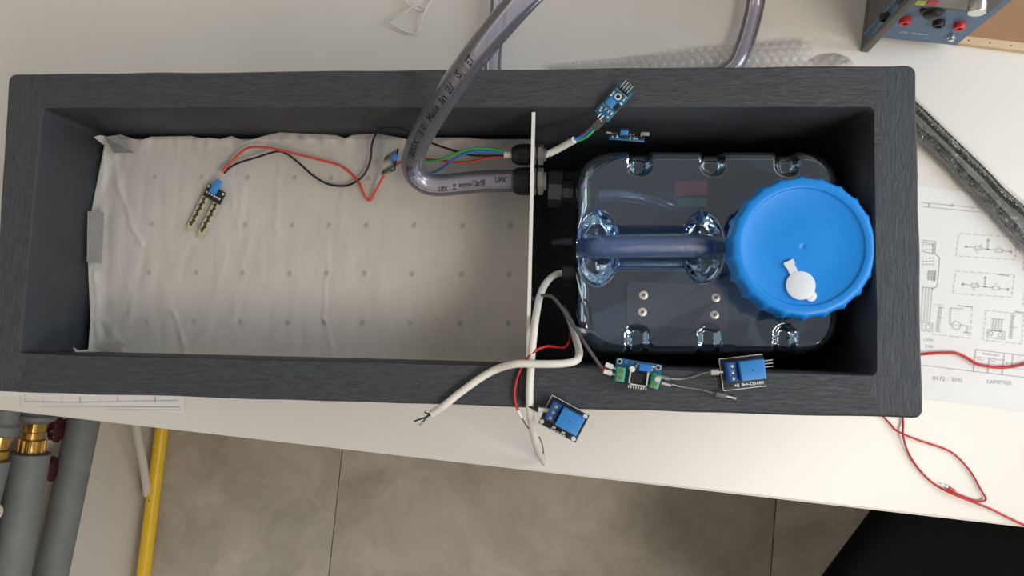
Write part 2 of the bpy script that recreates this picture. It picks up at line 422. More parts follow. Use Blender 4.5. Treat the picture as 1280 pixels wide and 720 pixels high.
# both loops start at the same corner and run the same way: walk them side by side
corner_o = [0]; po = perim_param(lo_o); pi_ = perim_param(lo_i)
i = j = 0
while i < no or j < ni:
    ti = po[min(i+1,no)]/po[-1]; tj = pi_[min(j+1,ni)]/pi_[-1]
    A = bm_v+i%no; B = bm_v+no+j%ni
    if (i < no and ti <= tj) or j >= ni:
        m.f.append((A, bm_v+(i+1)%no, B)); i += 1
    else:
        m.f.append((A, bm_v+no+(j+1)%ni, B)); j += 1
obj('outer_shell', m, M['planter'], pl, smooth=40)
m = MB(); m.loft([inn(-.0012,H,.0006), inn(0,H-.002,.0006), inn(0,H-.06,.0004), inn(.001,.12,0), inn(.003,FL,0)], False, True)
m.f = [tuple(f) for f in m.f]
M['planter_in'] = plain('dark_smooth_stone', (.033,.038,.045), .55, var=.15, scale=30, bump=.25, bscale=120)
obj('inner_wall', m, M['planter_in'], pl, smooth=40, label='smooth darker inner walls and floor')

# ------------------------------------------------------------------ perforated board under the fleece
ZB = .164
bd = root('perforated_board', 'white perforated board lying under the fleece in the planter', 'board', P(380,310,ZB-.004))
cols = [(187,0),(246,0),(304,0),(363,0),(409,0),(456,0),(515.5,0),(577,0),(637,0)]
rows = [222, 281, 341.5, 403]
def hp(ci, ri):                                       # hole centre in pixels
    x = cols[ci][0]; y = rows[ri]; s = (ri-1.5)
    return (x - s*interp(x, [(187,3.3),(409,2.9),(640,1.2)]), y + (x-400)/400*2)
m = MB(); thick = .004
xs = [132]+[(cols[i][0]+cols[i+1][0])/2 for i in range(8)]+[668]
ys = [174]+[(rows[i]+rows[i+1])/2 for i in range(3)]+[449]
def cellpt(i, j):
    x = xs[i]; y = ys[j]; t = (y-174)/(449-174)
    x += interp(x, [(132,-22*t),(660,-6*t)]) if i in (0,9) else -interp(x,[(187,3.3),(409,2.9),(640,1.2)])*(t*4.2-2)
    y += (x-400)/400*interp(y, [(174,0),(449,8)])
    return P(x, y, ZB)
for i in range(9):
    for j in range(4):
        c = P(*hp(i,j), ZB); q = [cellpt(i,j), cellpt(i+1,j), cellpt(i+1,j+1), cellpt(i,j+1)]
        n = 16; outp = []; inp = []
        for k in range(n):
            s_ = k/4; a = int(s_)%4; outp.append(q[a].lerp(q[(a+1)%4], s_-int(s_)))
        for p in outp:
            d = (p-c); inp.append(c+d.normalized()*.0030)
        m.loft([[p-Vector((0,0,thick)) for p in inp], inp, outp])
obj('board_top', m, M['board_white'], bd, smooth=None)

# ------------------------------------------------------------------ fleece
ZF = .1665
top_e = [(108,178),(128,178),(133,172),(150,168),(175,176),(188,171),(240,170),(252,173),(262,172),(275,174),(290,170),(306,177),(330,170),(350,165.5),(420,169),(432,173),(440,169),(470,167),(500,172),(520,177),(545,172),(585,172),(612,175),(640,177),(662,186)]
bot_e = [(100,440),(140,443),(180,445),(400,450.5),(655,456),(662,456)]
left_e = [(172,133),(200,127),(265,114),(330,110),(400,113),(440,110)]
ridges = [((142,185),(146,230),1.6,2.5),((146,230),(175,305),1.6,2.5),((225,345),(250,290),-1.2,4),((152,392),(180,330),-1.0,4),((215,388),(231,443),2.0,2.6),((231,443),(262,408),1.0,3),
          ((303,230),(296,300),1.0,3),((288,170),(290,260),.9,3),((345,190),(348,290),.9,3),((310,300),(290,400),1.0,4),((411,300),(404,400),1.3,2.2),((404,400),(416,448),1.3,2.2),((285,310),(265,380),.9,4),
          ((580,255),(581,320),-1.3,1.8),((581,320),(565,350),.8,3),((505,415),(498,450),-.8,3),((535,340),(545,400),.7,4),((590,330),(620,390),.6,6),((120,345),(123,420),1.8,3),((130,400),(150,440),1.5,3.5),((165,360),(158,420),1.2,5),((430,215),(424,300),.7,3),((640,260),(650,300),-.9,8),((470,200),(475,380),.5,5),((540,190),(548,225),.6,3)]
def segd(x, y, a, b):
    dx, dy = b[0]-a[0], b[1]-a[1]; t = max(0, min(1, ((x-a[0])*dx+(y-a[1])*dy)/(dx*dx+dy*dy)))
    return math.hypot(x-a[0]-t*dx, y-a[1]-t*dy)
def fz(x, y, du, dt, db):
    z = ZF + .0006 + .0009*abs(noise.noise(Vector((x*.045,y*.012,3)))) + .0008*max(0,noise.noise(Vector((x*.02,y*.02,0))))
    wx = x+5*noise.noise(Vector((x*.03,y*.03,21)))+1.5*noise.noise(Vector((x*.1,y*.1,22))); wy = y+5*noise.noise(Vector((x*.03,y*.03,31)))
    for a, b, h, w_ in ridges:
        d = segd(wx, wy, a, b)
        if d < w_*4.5: z += .0008*h*math.exp(-(d/(w_*1.35))**2)*(.75+.5*noise.noise(Vector((x*.06,y*.06,41))))
    z += .010*math.exp(-(dt/6.0))*(1+.5*noise.noise(Vector((x*.09,0,7))))
    z += .006*math.exp(-(db/4.0)) + .008*math.exp(-(du/6.0))
    if dt < 22: z += .003*noise.noise(Vector((x*.08,y*.12,5)))*(1-dt/22)
    if du < 40: z += .003*noise.noise(Vector((x*.07,y*.04,15)))*(1-du/40)
    return max(z, ZF)
def ffn(u, v):
    x = lerp(112, 661-3*v, u**1.0); 
    y0 = interp(x, top_e); y1 = interp(x, bot_e)
    y = lerp(y0, y1, v)
    xl = interp(y, left_e)
    x2 = lerp(xl, 661-4*v, u)
    y0 = interp(x2, top_e); y1 = interp(x2, bot_e); y = lerp(y0, y1, v)
    return P(x2, y, fz(x2, y, x2-xl, y-y0, y1-y))
fa = root('fleece_sheet', 'creased thin white fleece sheet lining the left compartment', 'fleece', P(380,310,ZF))
m = MB().grid(ffn, 330, 170); obj('sheet', m, M['fabric'], fa, smooth=180)
def flap(pts, name, mat, zf=0, parent=fa, n=3, label=None):
    m = MB(); c = [P(*p) for p in pts]; m.add(c+[p-Vector((0,0,.0006)) for p in c], [tuple(range(len(c)))[::-1], tuple(len(c)+i for i in range(len(c)))]+[(i,(i+1)%len(c),(i+1)%len(c)+len(c),i+len(c)) for i in range(len(c))])
    return obj(name, m, mat, parent, smooth=None, label=label)
flap([(117,171.5,.196),(124,169,.192),(131,170,.186),(134,184,.172),(128,180,.178)], 'corner_fold', M['fabric'])
flap([(91,434,.200),(94,440,.197),(110,442,.184),(122,438,.178),(110,437,.186),(98,438,.194)], 'corner_fold', M['fabric'])
flap([(124,437,.176),(138,441,.174),(158,431,.178),(150,426,.180),(136,427,.180)], 'corner_fold', M['fabric'])
def tape(name, pts, label):
    m = MB(); c = [P(*p) for p in pts]; m.add(c+[p-Vector((0,0,.0004)) for p in c], [tuple(range(len(c)))[::-1], tuple(len(c)+i for i in range(len(c)))]+[(i,(i+1)%len(c),(i+1)%len(c)+len(c),i+len(c)) for i in range(len(c))])
    o = obj(name, m, M['tape'], smooth=None); tag(o, label, 'tape')
tape('tape_strip', [(109.5,264,.186),(130,265,.1795),(127,329,.1785),(108.5,328,.184)], 'grey tape strip holding the fleece to the left end wall')
tape('tape_strip', [(131,171,.188),(146,169,.186),(158,181,.180),(168,191,.176),(142,191,.1765)], 'grey tape patch on the upper left fleece corner')

# ------------------------------------------------------------------ divider with cable glands
d0 = P(667,137,H-.002); d1 = P(659.5,456.5,H-.002)
dm = (d0+d1)/2; DR = frame2(d0, d1); dl = (d1-d0).length
dv = root('divider_plate', 'upright smoked acrylic divider plate with white top edge in planter', 'divider', (dm.x,dm.y,FL), DR)
hh = H-.004-FL
m = MB()
prof = [(-dl/2+.0008,0),(dl/2-.0008,0),(dl/2-.0008,hh-.002)] + [(dl/2-.0008-.002,hh)] + [(-dl/2+.0008+.012-.012*math.sin(math.radians(a)), hh-.012+.012*math.cos(math.radians(a))) for a in range(0,91,15)]
m.loft([[Vector((x,-.0015,z)) for x,z in prof],[Vector((x,.0015,z)) for x,z in prof]], True, True)
obj('plate', m, M['divider'], dv, world=False)
m = MB().box((0,0,hh+.0006),(dl-.004,.0030,.0012)); obj('top_edge', m, M['white'], dv, world=False, label='bright white sawn top edge')

def hexnut(m, c, ax, r, h, seg=6):
    return m.lathe(c, [(r*.92,0),(r,h*.12),(r,h*.88),(r*.92,h)], seg, ax)
ax = (DR@Vector((0,1,0))).normalized()                # towards the right compartment
if ax.x < 0: ax = -ax
def gland(px, py, z, rad, label):
    c = P(px, py, z)
    # centre of the plate at this height
    n_ = ax; p = c + n_*((Vector((dm.x,dm.y,z))-c).dot(n_))
    g = root('cable_gland', label, 'gland', p)
    hexm = MB(); hexnut(hexm, p-n_*.0058, n_, rad*1.0, .004); obj('body_nut', hexm, M['black'], g, smooth=30)
    d = MB().lathe(p-n_*.0058, [(rad*.93,0),(rad*.95,-.001),(rad*.95,-.008),(rad*.88,-.0125),(rad*.66,-.0155),(rad*.6,-.0155)], 28, n_)
    for k in range(10):
        a = 2*math.pi*k/10; q = n_.to_track_quat('Z','Y').to_matrix()@Vector((math.cos(a),math.sin(a),0))
        d.cyl(p-n_*.0065+q*rad*.93, p-n_*.0145+q*rad*.90, .0010, 6)
    obj('dome_cap', d, M['black'], g, smooth=40)
    t = MB().cyl(p+n_*.0019, p+n_*.0095, rad*.62, 24); obj('thread', t, M['w_grey'], g)
    nn = MB(); hexnut(nn, p+n_*.0021, n_, rad*.95, .0050); obj('lock_nut', nn, M['nut_beige'] if rad > .011 else M['w_grey'], g, smooth=30, label='grey lock nut')
    return p
g1 = gland(661, 193.5, .212, .0098, 'smaller black cable gland through divider, nearest the back wall')
g2 = gland(660, 226.5, .206, .0132, 'larger black hose gland through the divider, holding clear hose')

# ------------------------------------------------------------------ clear hose
HR = .0103
hp_ = [g2-ax*.004, g2-ax*.03, P(600,227,.203), P(575,229.5,.203), P(550,231.5,.203), P(533,229,.206), P(520,219,.213), P(516,203,.224), P(520,186,.238), P(529,166,.256),
       P(545,139,.280), P(573,98,.314), P(606,54,.346), P(651,2,.378), P(680,-28,.392), P(720,-75,.41), P(790,-130,.40), P(880,-130,.30), P(935,-80,.12), P(946,-30,.04), P(945,0,.018), P(940,25,.0125), P(930,58,.0115),
       P(915,85,.0115), P(880,100,.0115), P(800,103,.0115), P(700,103,.0115), P(635,104,.0115), P(617,92,.0115), P(617,60,.0125), P(621,30,.016), P(624,0,.02), P(620,-50,.04), P(600,-120,.05)]
hs = spl(hp_, 10)
hose = root('clear_hose', 'thick clear vinyl hose rising from divider gland and looping over the back', 'hose', P(575,229,.19))
T_, N_ = frames(hs)
loops = []; loops_i = []
for i, p in enumerate(hs):
    B = T_[i].cross(N_[i])
    loops.append([p+HR*(math.cos(a)*N_[i]+math.sin(a)*B) for a in [2*math.pi*k/24 for k in range(24)]])
    loops_i.append([p+HR*.74*(math.cos(a)*N_[i]+math.sin(a)*B) for a in [2*math.pi*k/24 for k in range(24)]])
m = MB().loft(loops+loops_i[::-1]); obj('tube_wall', m, M['hose'], hose, smooth=60)
# print wrapped on the hose
def hose_at(s):                                        # s = arc length
    acc = 0
    for i in range(len(hs)-1):
        l = (hs[i+1]-hs[i]).length
        if acc+l >= s: 
            t = (s-acc)/l; return hs[i].lerp(hs[i+1], t), (hs[i+1]-hs[i]).normalized()
        acc += l
    return hs[-1], T_[-1]
acc = [0]
for a, b in zip(hs, hs[1:]): acc.append(acc[-1]+(b-a).length)
def arc_near(px, py, lim=150):
    best = None
    v = ray(px, py).normalized(); c = Vector((0,0,CZ))
    for i in range(lim):
        d = (hs[i]-c); dd = (d-d.dot(v)*v).length
        if best is None or dd < best[0]: best = (dd, acc[i])
    return best[1]
def hose_text(s, px0, px1, rev, phi0=0.0, size=.0085, stretch=1.0):
    """lettering between two points seen along the hose; phi0 = turn around the hose away from the side facing up"""
    s0 = arc_near(*px0); s1 = arc_near(*px1)
    t = text_mb(s, size, bold=.00022, shear=.15); x0 = min(v.x for v in t.v); x1 = max(v.x for v in t.v); k = abs(s1-s0)/(x1-x0)
    out = MB(); 
    for v in t.v:
        u = (v.x-x0)*k; ss = s0+u*(1 if s1 > s0 else -1)
        c, T = hose_at(ss); d = 1 if s1 > s0 else -1; Tr = T*d
        up = (Vector((0,0,CZ))-c); up = (up-up.dot(Tr)*Tr).normalized(); side = up.cross(Tr)   # left of reading direction
        ph = v.y/HR + phi0
        out.v.append(c+(HR+.00015)*(math.cos(ph)*up+math.sin(ph)*side))
    out.f = t.f; return out
m = MB()
for args in [('UPK', (514,213), (515,197), 0, .25), ('1800X/12/01', (518,190), (542,146), 0, .2), ('Made', (545,142), (556,124), 0, .15), ('in', (559,120), (564,112), 0, .1),
             ('EU', (566,109), (573,98), 0, .1), ('|S|', (579,90), (587,79), 0, .1), ('1 ET', (590,75), (599,62), 0, .1)]:
    q = hose_text(args[0], args[1], args[2], 0, args[4]); m.add(q.v, q.f)
for args in [('UPX', (551,230), (562,230), -.35), ('Z', (568,230), (572,230), -.25), ('mono-/12m/05', (576,230), (612,229), -.1), ('UPX', (622,229), (634,228), .1)]:
    q = hose_text(args[0], args[1], args[2], 0, args[3], size=.007); m.add(q.v, q.f)
obj('print', m, M['ink'], hose, smooth=None, kind='stuff', label='black lettering printed along the hose')

# ------------------------------------------------------------------ wires
def wire(name, label, cat, pts, r, mat, seg=8, ends=None, n=8):
    P3 = spl([P(*p) if not isinstance(p, Vector) else p for p in pts], n)
    m = MB().tube(P3, r, seg)
    if ends is None:
        o = obj(name, m, mat, smooth=60); tag(o, label, cat); return o
    rt = root(name, label, cat, P3[0]); obj('sheath', m, mat, rt, smooth=60)
    for nm, e, mt, rr, lb in ends:
        q = MB().tube(spl([P(*p) if not isinstance(p, Vector) else p for p in e], 5), rr, 8)
        obj(nm, q, mt, rt, smooth=60, label=lb)
    return rt
zf = ZF+.004
gm = g1-ax*.024                                        # mouth of the small gland, left side
cb = wire('sensor_cable', 'white sensor cable passing the small gland, coloured wires at both ends', 'cable',
     [g1-ax*.0285, g1-ax*.015, g1, g1+ax*.009, (g1+ax*.011).lerp(P(718,175,.234),.33), (g1+ax*.011).lerp(P(718,175,.234),.66), P(718,175,.234)], .0031, M['cable_white'], 12,
     ends=[('green_wire', [g1-ax*.026+Vector((0,.0014,0)), (620,187.5,.214), (597,185.5,.212), (572,191,.205), (548,200,.194), (525,201,.184), (503,198,.182)], M['w_green'], .0012, 'green wire'),
           ('blue_wire', [g1-ax*.026+Vector((0,.0002,.001)), (618,190,.214), (595,189,.212), (576,194,.205), (558,206,.192), (543,215,.182), (525,217,.176), (505,208,.178)], M['w_blue'], .0012, 'blue wire'),
           ('red_wire', [g1-ax*.026-Vector((0,.0014,.0003)), (612,197,.205), (592,201.5,.196), (570,203,.190), (545,200,.187), (520,198,.184), (500,203,.186), (482,217,.178), (470,237,.173),(464,249,.170),(460,250,.170),(455,243,.171),(449,229,.172),(440,218,.172),(425,207,.172), (400,200,.173), (372,193,.175), (345,186.5,.180), (325,184,.181), (310,185,.178), (298,193,.175), (288,204,.174), (277,215,.1755)], M['red_light'], .0012, 'red wire'),
           ('black_wire', [g1-ax*.026-Vector((0,.0010,-.0006)), (612,195,.206), (590,194,.203), (570,189,.196), (545,181,.190), (520,170,.188), (500,161,.190), (485,160,.190), (472,165,.186), (465,180,.180), (463,200,.174), (456,217,.172), (445,227,.172), (430,232.5,.171), (410,230,.171), (392,220,.171), (375,205,.172), (358,192,.176), (345,189.5,.178), (320,197,.176), (300,203,.175), (288,209,.175), (280,217,.1755)], M['w_black'], .0011, 'black wire'),
           ('red_wire', [(717,175.5,.232), (727,170,.234), (737,161.5,.240), (742,158,.242)], M['red_light'], .0012, 'red wire'),
           ('blue_wire', [(717,174.5,.2335), (729,170,.236), (738,162,.241), (743,158,.243)], M['w_blue'], .0012, 'blue wire'),
           ('green_wire', [(718,176.5,.231), (728,174,.234), (737,168,.240), (745,159,.243)], M['w_green'], .0012, 'green wire')])
m = MB().cyl(g1+ax*.0125, g1+ax*.0135, .0045, 16); obj('grommet', m, M['black'], cb)

def probe(loc, M3, label):
    r = root('moisture_probe', label, 'sensor', loc, M3, 'soil moisture probes')
    s = .001
    m = MB(); 
    m.bbox((0,0,.0008),(.0205,.0135,.0016),.0004); obj('circuit_board', m, M['pcb_black'], r, world=False)
    # the two prongs
    for sx in (-1,1):
        q = MB(); cx = sx*.0067
        pts = [(cx-.0034,-.0060),(cx+.0034,-.0060),(cx+.0034,-.040),(cx,-.046),(cx-.0034,-.040)][::-1]
        q.loft([[Vector((x,y,.0001)) for x,y in pts],[Vector((x,y,.0014)) for x,y in pts]], True, True)
        pr = obj('prong', q, M['probe'], r, world=False, smooth=None)
        z = MB(); z.box((cx,-.023,.0015),(.0022,.032,.0003))
        for k in range(9): z.cyl((cx+.0014*(1 if k%2 else -1),-.009-k*.0034,.0014),(cx+.0014*(1 if k%2 else -1),-.009-k*.0034,.0017),.0012,8)
        obj('contact_track', z, M['probe_dark'], pr, world=False, label='dark tarnished contact track')
    z = MB()
    for k in range(6): z.box((-.0075+k*.003,-.0015,.0018),(.0018,.0014,.0004))
    for sx in (-1,1): z.lathe((sx*.0085,.0045,.0016),[(.0013,0),(.0013,.0003)],12)
    obj('solder_pad', z, M['silk'], r, world=False, kind='stuff', label='row of pale solder pads')
    q = MB().bbox((0,.0075,.0036),(.0062,.0150,.0042),.0008); q.xf(Matrix.Translation((-.001,0,0))); obj('plug', q, M['blue'], r, world=False, label='bright blue two-pin plug')
    return r
a0 = P(271,243,ZF+.006)
dirp = (P(278,217,ZF)-P(237,290,ZF)).normalized()      # prongs to plug
RP = Matrix.Rotation(math.atan2(dirp.y,dirp.x)-math.pi/2,3,'Z')
probe(P(268.5,243,.171), RP@Matrix.Rotation(math.radians(3),3,'X'), 'black moisture probe with two prongs lying flat on the fleece')
tip = P(479,209,.169); zz = .169
while (P(499,198,zz)-tip).length < .060: zz += .0005
yq = (P(499,198,zz)-tip).normalized(); xq = yq.cross(Vector((0,0,1))).normalized(); RQ = Matrix((xq, yq, xq.cross(yq))).transposed()
probe(tip+yq*.046, RQ, 'second moisture probe standing steeply beside the bend of the hose')

# ------------------------------------------------------------------ canister
ZT = .198
can = root('water_canister', 'clear bluish water canister lying flat in the right compartment', 'canister', P(890,330,.022))
CX, CY, CW, CH, CR = 885.5, 315, 165.5, 128, 44
def contour(n=60):
    pts = []
    L = rrect(2*CW, 2*CH, CR, 14)
    for a, b in zip(L, L[1:]+L[:1]):
        d = math.hypot(b[0]-a[0], b[1]-a[1]); k = max(1, int(d/4.2))
        for i in range(k): pts.append((lerp(a[0],b[0],i/k), lerp(a[1],b[1],i/k)))
    return pts
def smooth(t): t = max(0, min(1, t)); return t*t*(3-2*t)
dims = [(800,'t'),(892,'t'),(985,'t'),(797,'b'),(887,'b'),(983,'b')]
def dent(x, y):
    z = 0
    for cx, side in dims:
        if side == 't':
            d = math.hypot(x-cx, max(0, y-206)); e = y < 222
        else:
            d = math.hypot(x-cx, max(0, 419-y)); e = y > 400
        if e: z -= .013*smooth((14.5-d)/6.0)
    for cx, cy, rx, ry in ((747,309,29,50),(879,309,27,47)):
        d = math.hypot((x-cx)/rx, (y-cy)/ry); z -= .022*smooth((1.0-d)/.38)
    # groove under the handle
    if 745 < x < 880: z -= .006*smooth((1-abs(y-309)/30)/.5)
    # slow bulge of the blown wall
    z += .0010*noise.noise(Vector((x*.012, y*.012, 2)))
    return z
ct = contour(); loops = []
RINGS = 74
for i in range(1, RINGS+1):
    s = i/RINGS
    edge = smooth_edge = 0
    L = []
    for (x, y) in ct:
        px = CX+x*s; py = CY-y*s
        d = min(CW-abs(px-CX), CH-abs(py-CY))           # distance to the rim in px
        if (CW-abs(px-CX)) < CR and (CH-abs(py-CY)) < CR:
            d = CR-math.hypot(CR-(CW-abs(px-CX)), CR-(CH-abs(py-CY)))
        rr = 13.0 + (14 if px < 775 else 0)*smooth((775-px)/40)
        drop = 0
        if d < rr:
            t = 1-max(0,d)/rr; drop = .010*(1-math.sqrt(max(0,1-t*t)))*(1.3 if px < 770 else 1)
        p = P(px, py, ZT); p.z = ZT-drop+dent(px, py); L.append(p)
    loops.append(L)
last = loops[-1]
m = MB(); m.loft(loops); c0 = len(m.v); cc = P(CX,CY,ZT); cc.z = ZT+dent(CX,CY); m.v.append(cc)
n = len(ct)
for j in range(n): m.f.append((c0, j, (j+1)%n)[::-1])
cen = P(CX,CY,ZT)
def side(z, k):
    L = []
    for p in last:
        q = p.copy(); q.x = cen.x+(p.x-cen.x)*k; q.y = cen.y+(p.y-cen.y)*k; q.z = z; 
        L.append(q)
    return L
lowmost = [side(.150,1.010), side(.10,1.014), side(.06,1.012), side(.034,1.0), side(.024,.975), side(.0215,.95)]
m.loft([last]+lowmost, False, True)
m.f = [f for f in m.f]
body = obj('body', m, M['canister'], can, smooth=60)
# handle
hd = spl([P(741,309,ZT-.020), P(738,309,ZT-.006), P(748,308.5,ZT+.005), P(772,308,ZT+.008), P(815,307.5,ZT+.0085), P(856,307,ZT+.008), P(879,307.5,ZT+.005), P(889,308.5,ZT-.006), P(884,309,ZT-.020)], 8)
m = MB().tube(hd, [.0125 if (i < 10 or i > len(hd)-11) else .0108 for i in range(len(hd))], 24); obj('handle', m, M['canister_dent'], can, smooth=60, label='ribbed clear carrying handle')
# neck, cap, plug
ncen = P(1003,310,.225); 
m = MB().lathe((ncen.x,ncen.y,0), [(.048,ZT-.004),(.047,ZT+.006),(.047,.232)], 48); obj('neck', m, M['canister'], can)
CC = P(1005,308,.249); CR_ = .0578
m = MB(); SEG = 264; loops = []
prof = [(1.000,-.026,1),(1.004,-.020,1),(1.003,-.008,1),(.995,-.004,.7),(.975,-.0012,.25),(.945,0,0),(.875,0,0),(.845,-.0006,0),(.832,-.0022,0),(.82,-.0026,0),(.4,-.0026,0),(.06,-.0026,0),(.05,-.0026,0),(.03,-.0034,0),(.001,-.0034,0)]
for r, h, lob in prof:
    L = []
    for k in range(SEG):
        a = 2*math.pi*k/SEG; ph = (a*22/(2*math.pi)) % 1
        l = math.exp(-((ph-.5)/.15)**2)*.0024*lob
        rr = CR_*r+l; L.append(Vector((CC.x+rr*math.cos(a), CC.y+rr*math.sin(a), CC.z+h)))
    loops.append(L)
m.loft(loops, True, True); cap = obj('screw_lid', m, M['cap_blue'], can, smooth=38, label='large bright blue lid with grip ribs')
pz = CC.z-.0026
c = P(1000,357,pz); 
m = MB().lathe((c.x,c.y,pz), [(.0116,0),(.0119,.0008),(.0116,.0026),(.0085,.0034),(.001,.0036)], 32)
a = P(996,350,pz); b = P(987,332,pz); d = (b-a).normalized(); s_ = Vector((-d.y,d.x,0))
m.box((a+b)/2+Vector((0,0,.0012)), ((b-a).length+.002,.0068,.0022), M=frame2(a,b)); 
m.box(b+d*.0018+Vector((0,0,.0014)), (.0042,.0082,.0028), M=frame2(a,b))
e = P(1013,370,pz); m.cyl(c+Vector((0,0,.0002)), Vector((e.x,e.y,pz+.0002)), .002, 8); m.lathe((e.x,e.y,pz), [(.0045,0),(.0045,.0018),(.003,.0024)], 16)
obj('vent_plug', m, M['plug_white'], cap, smooth=40, label='translucent white vent plug with pull tab')
# mounting plate with four screws
q = [P(784,352,ZT+.0016), P(909,357,ZT+.0016), P(910,412,ZT+.0016), P(784,406,ZT+.0016)]
L0 = rquad(q, .0055, ZT+.0003); L1 = rquad(q, .0055, ZT+.0020)
mp_ = obj('mounting_plate', MB().loft([L0,L1], True, True), M['plate_clear'], can, label='clear rounded mounting plate')
for (x, y, a) in ((804.5,369,.3),(803,390,.5),(895,372,.7),(893.5,393.5,.9)):
    c = P(x, y, ZT+.0034)
    m = MB().lathe((c.x,c.y,ZT+.0018), [(.0040,0),(.0041,.0006),(.0036,.0014),(.0020,.0019),(.0004,.0020)], 20)
    sc_ = obj('screw', m, M['solder'], mp_, smooth=40)
    m = MB().box((c.x,c.y,ZT+.0037), (.0038,.0009,.0005), a).box((c.x,c.y,ZT+.0037), (.0009,.0038,.0005), a)
    obj('cross_slot', m, M['w_grey'], sc_, smooth=None)
# things inside and at the end of the canister
def fit(name, pts, mat, label, parent=can, seg=24):
    m = MB()
    for a, b, r in pts: m.cyl(a, b, r, seg)
    return obj(name, m, mat, parent, label=label, smooth=35)
zi = .14
X1 = Vector((1,0,0))
f0 = P(690,236,.15)
fit('outlet_nut', [(P(687,235,.165), P(703,236,.165), .0185), (P(703,238,.165), P(717,239,.165), .0115), (P(731,239,.165), P(745,240,.165), .012)], M['black'], 'black threaded outlet nut', seg=8)
fit('float_gland', [(P(702,302,.14), P(716,302,.14), .0070), (P(690,303,.14), P(703,302,.14), .0045)], M['black'], 'small black gland beside the handle', seg=12)
fit('float_gland', [(P(703,341,.15), P(717,341,.15), .0105), (P(716,341,.15), P(722,341,.15), .0075)], M['black'], 'black gland holding white cable', seg=12)
m = MB().tube(spl([P(748,244,.14), P(775,243,.138), P(815,250,.13), P(850,262,.118), P(868,270,.10), P(872,276,.06)], 8), .0062, 14)
obj('suction_tube', m, clear('pale_suction_hose', (.9,.93,.98), (.5,.6,.8), refl=4.0, milk=.35, milkcol=(.55,.66,.9), rough=.12), can, label='clear suction tube inside the canister')
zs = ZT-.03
m = MB().box(P(864,235,zs), (.030,.0135,.001)); obj('red_band', m, plain('dull_red_band', (.62,.05,.07), .5), can, label='dull red band behind the clear wall')  # flat red patch set just under the canister's top
m = MB().box(P(866,253,zs), (.026,.008,.001)); obj('green_band', m, plain('dull_green_band', (.06,.28,.16), .5), can, label='dull green band behind the clear wall')  # narrower green patch next to the red one

# ------------------------------------------------------------------ cables at the front of the divider
wire('white_cable', 'white cable from canister gland, draped over front rim down to table', 'cable',
     [(706,341,.152),(695,343,.156),(684,352,.178),(676,367,.208),(671,388,.240),(667.5,413,.2555),(665,438,.2575),(663.5,462,.2565),(662,485,.2545),(662,505,.254),(663,520,.248),(666,540,.215),(670,556,.17),(675,570,.10),(680,579,.01)],
     .0032, M['cable_white'], 12, ends=[('end_wire', [(675,571,.095),(679,566,.09),(678,556,.12),(674,546,.15)], M['w_grey'], .0006, 'thin dark wire end'),('end_wire', [(676,568,.10),(681,574,.07),(680,565,.09)], M['cable_white'], .0008, 'thin white wire end')])
wire('white_cable', 'white cable crossing the front rim leftwards to a stripped end', 'cable',
     [(704,385,.06),(708,392,.10),(714,405,.15),(720,425,.215),(724,440,.246),(721,450,.2575),(708,454,.2615),(690,455,.2635),(668,455,.264),(645,455,.2635),(622,461,.2565),(600,473,.2545),(575,491,.2545),(555,507,.254),(540,517,.250)],
     .0032, M['cable_white'], 12, ends=[('shield_strand', [(543,514,.251),(537,518,.250),(531,522,.249),(525,524,.247),(518,526.5,.245)], M['w_black'], .0007, 'black wire end'),
       ('shield_strand', [(541,516,.250),(534,517,.251),(531,514.5,.252)], M['w_black'], .0007, 'black wire end'),
       ('teal_wire', [(541,517,.250),(534,521,.248),(529,527,.246)], plain('teal_wire_insulation', (.03,.16,.18), .4), .0008, 'teal wire end'),
       ('bare_strand', [(530,526,.246),(525,531,.245)], M['brass'], .0006, 'bare copper strands'),
       ('bare_strand', [(529,526,.246),(520,534,.244)], M['solder'], .0005, 'bare tinned strands')])
wire('red_wire', 'thin red wire looping from the compartment over the front rim', 'wire',
     [(708,395,.06),(712,408,.10),(712,424,.17),(706,434,.205),(695,434,.235),(684,433,.250),(672,437,.2585),(660,447,.2590),(652,459,.2535),(646,475,.2530),(643,492,.2530),(645,506,.2530),(648,513,.2525)],
     .0011, M['red'], 8, ends=[('ferrule', [(647,512,.2525),(652,522,.250)], M['white'], .0017, 'white end sleeve'),('bare_pin', [(652,522,.250),(656,529,.247),(661,536,.244)], M['w_grey'], .0006, 'bare wire end')])
wire('black_wire', 'thin black wire from under white cables to the lower relay board', 'wire',
     [(655,452,.2512),(651,470,.2512),(650,487,.2514),(653,500,.2520),(660,507,.2555),(668,511,.2578),(675,513,.2585)], .0009, M['w_black'], 8,
     ends=[('sleeve', [(668,510.5,.2580),(673,512.5,.2585)], M['black'], .0021, 'black sleeve'),('ferrule', [(673,511.5,.2585),(686,513.5,.2590)], M['white'], .0018, 'white end sleeve')])
wire('grey_cable', 'thin dark grey twin cable rising from the divider to the green-terminal module', 'cable',
     [(664,379,.19),(670,373,.205),(678,369.5,.220),(689,370.5,.230),(700,382,.238),(715,404,.246),(733,432,.2555),(745,450,.2580),(752,459,.2585)], .0015, M['w_grey'], 8,
     ends=[('red_core', [(751,457,.2585),(754,462,.2590),(756,465,.2595)], M['red'], .0010, 'red core'),('ferrule', [(757,455.5,.2605),(766,459,.2608)], M['white'], .0021, 'white end sleeve'),
           ('ferrule', [(755,464,.2600),(765,467,.2605)], M['white'], .0021, 'white end sleeve'),('bare_pin', [(765,459,.2608),(770,461,.2608)], M['solder'], .0008, None),('bare_pin', [(764,467,.2605),(770,469,.2605)], M['solder'], .0008, None)])
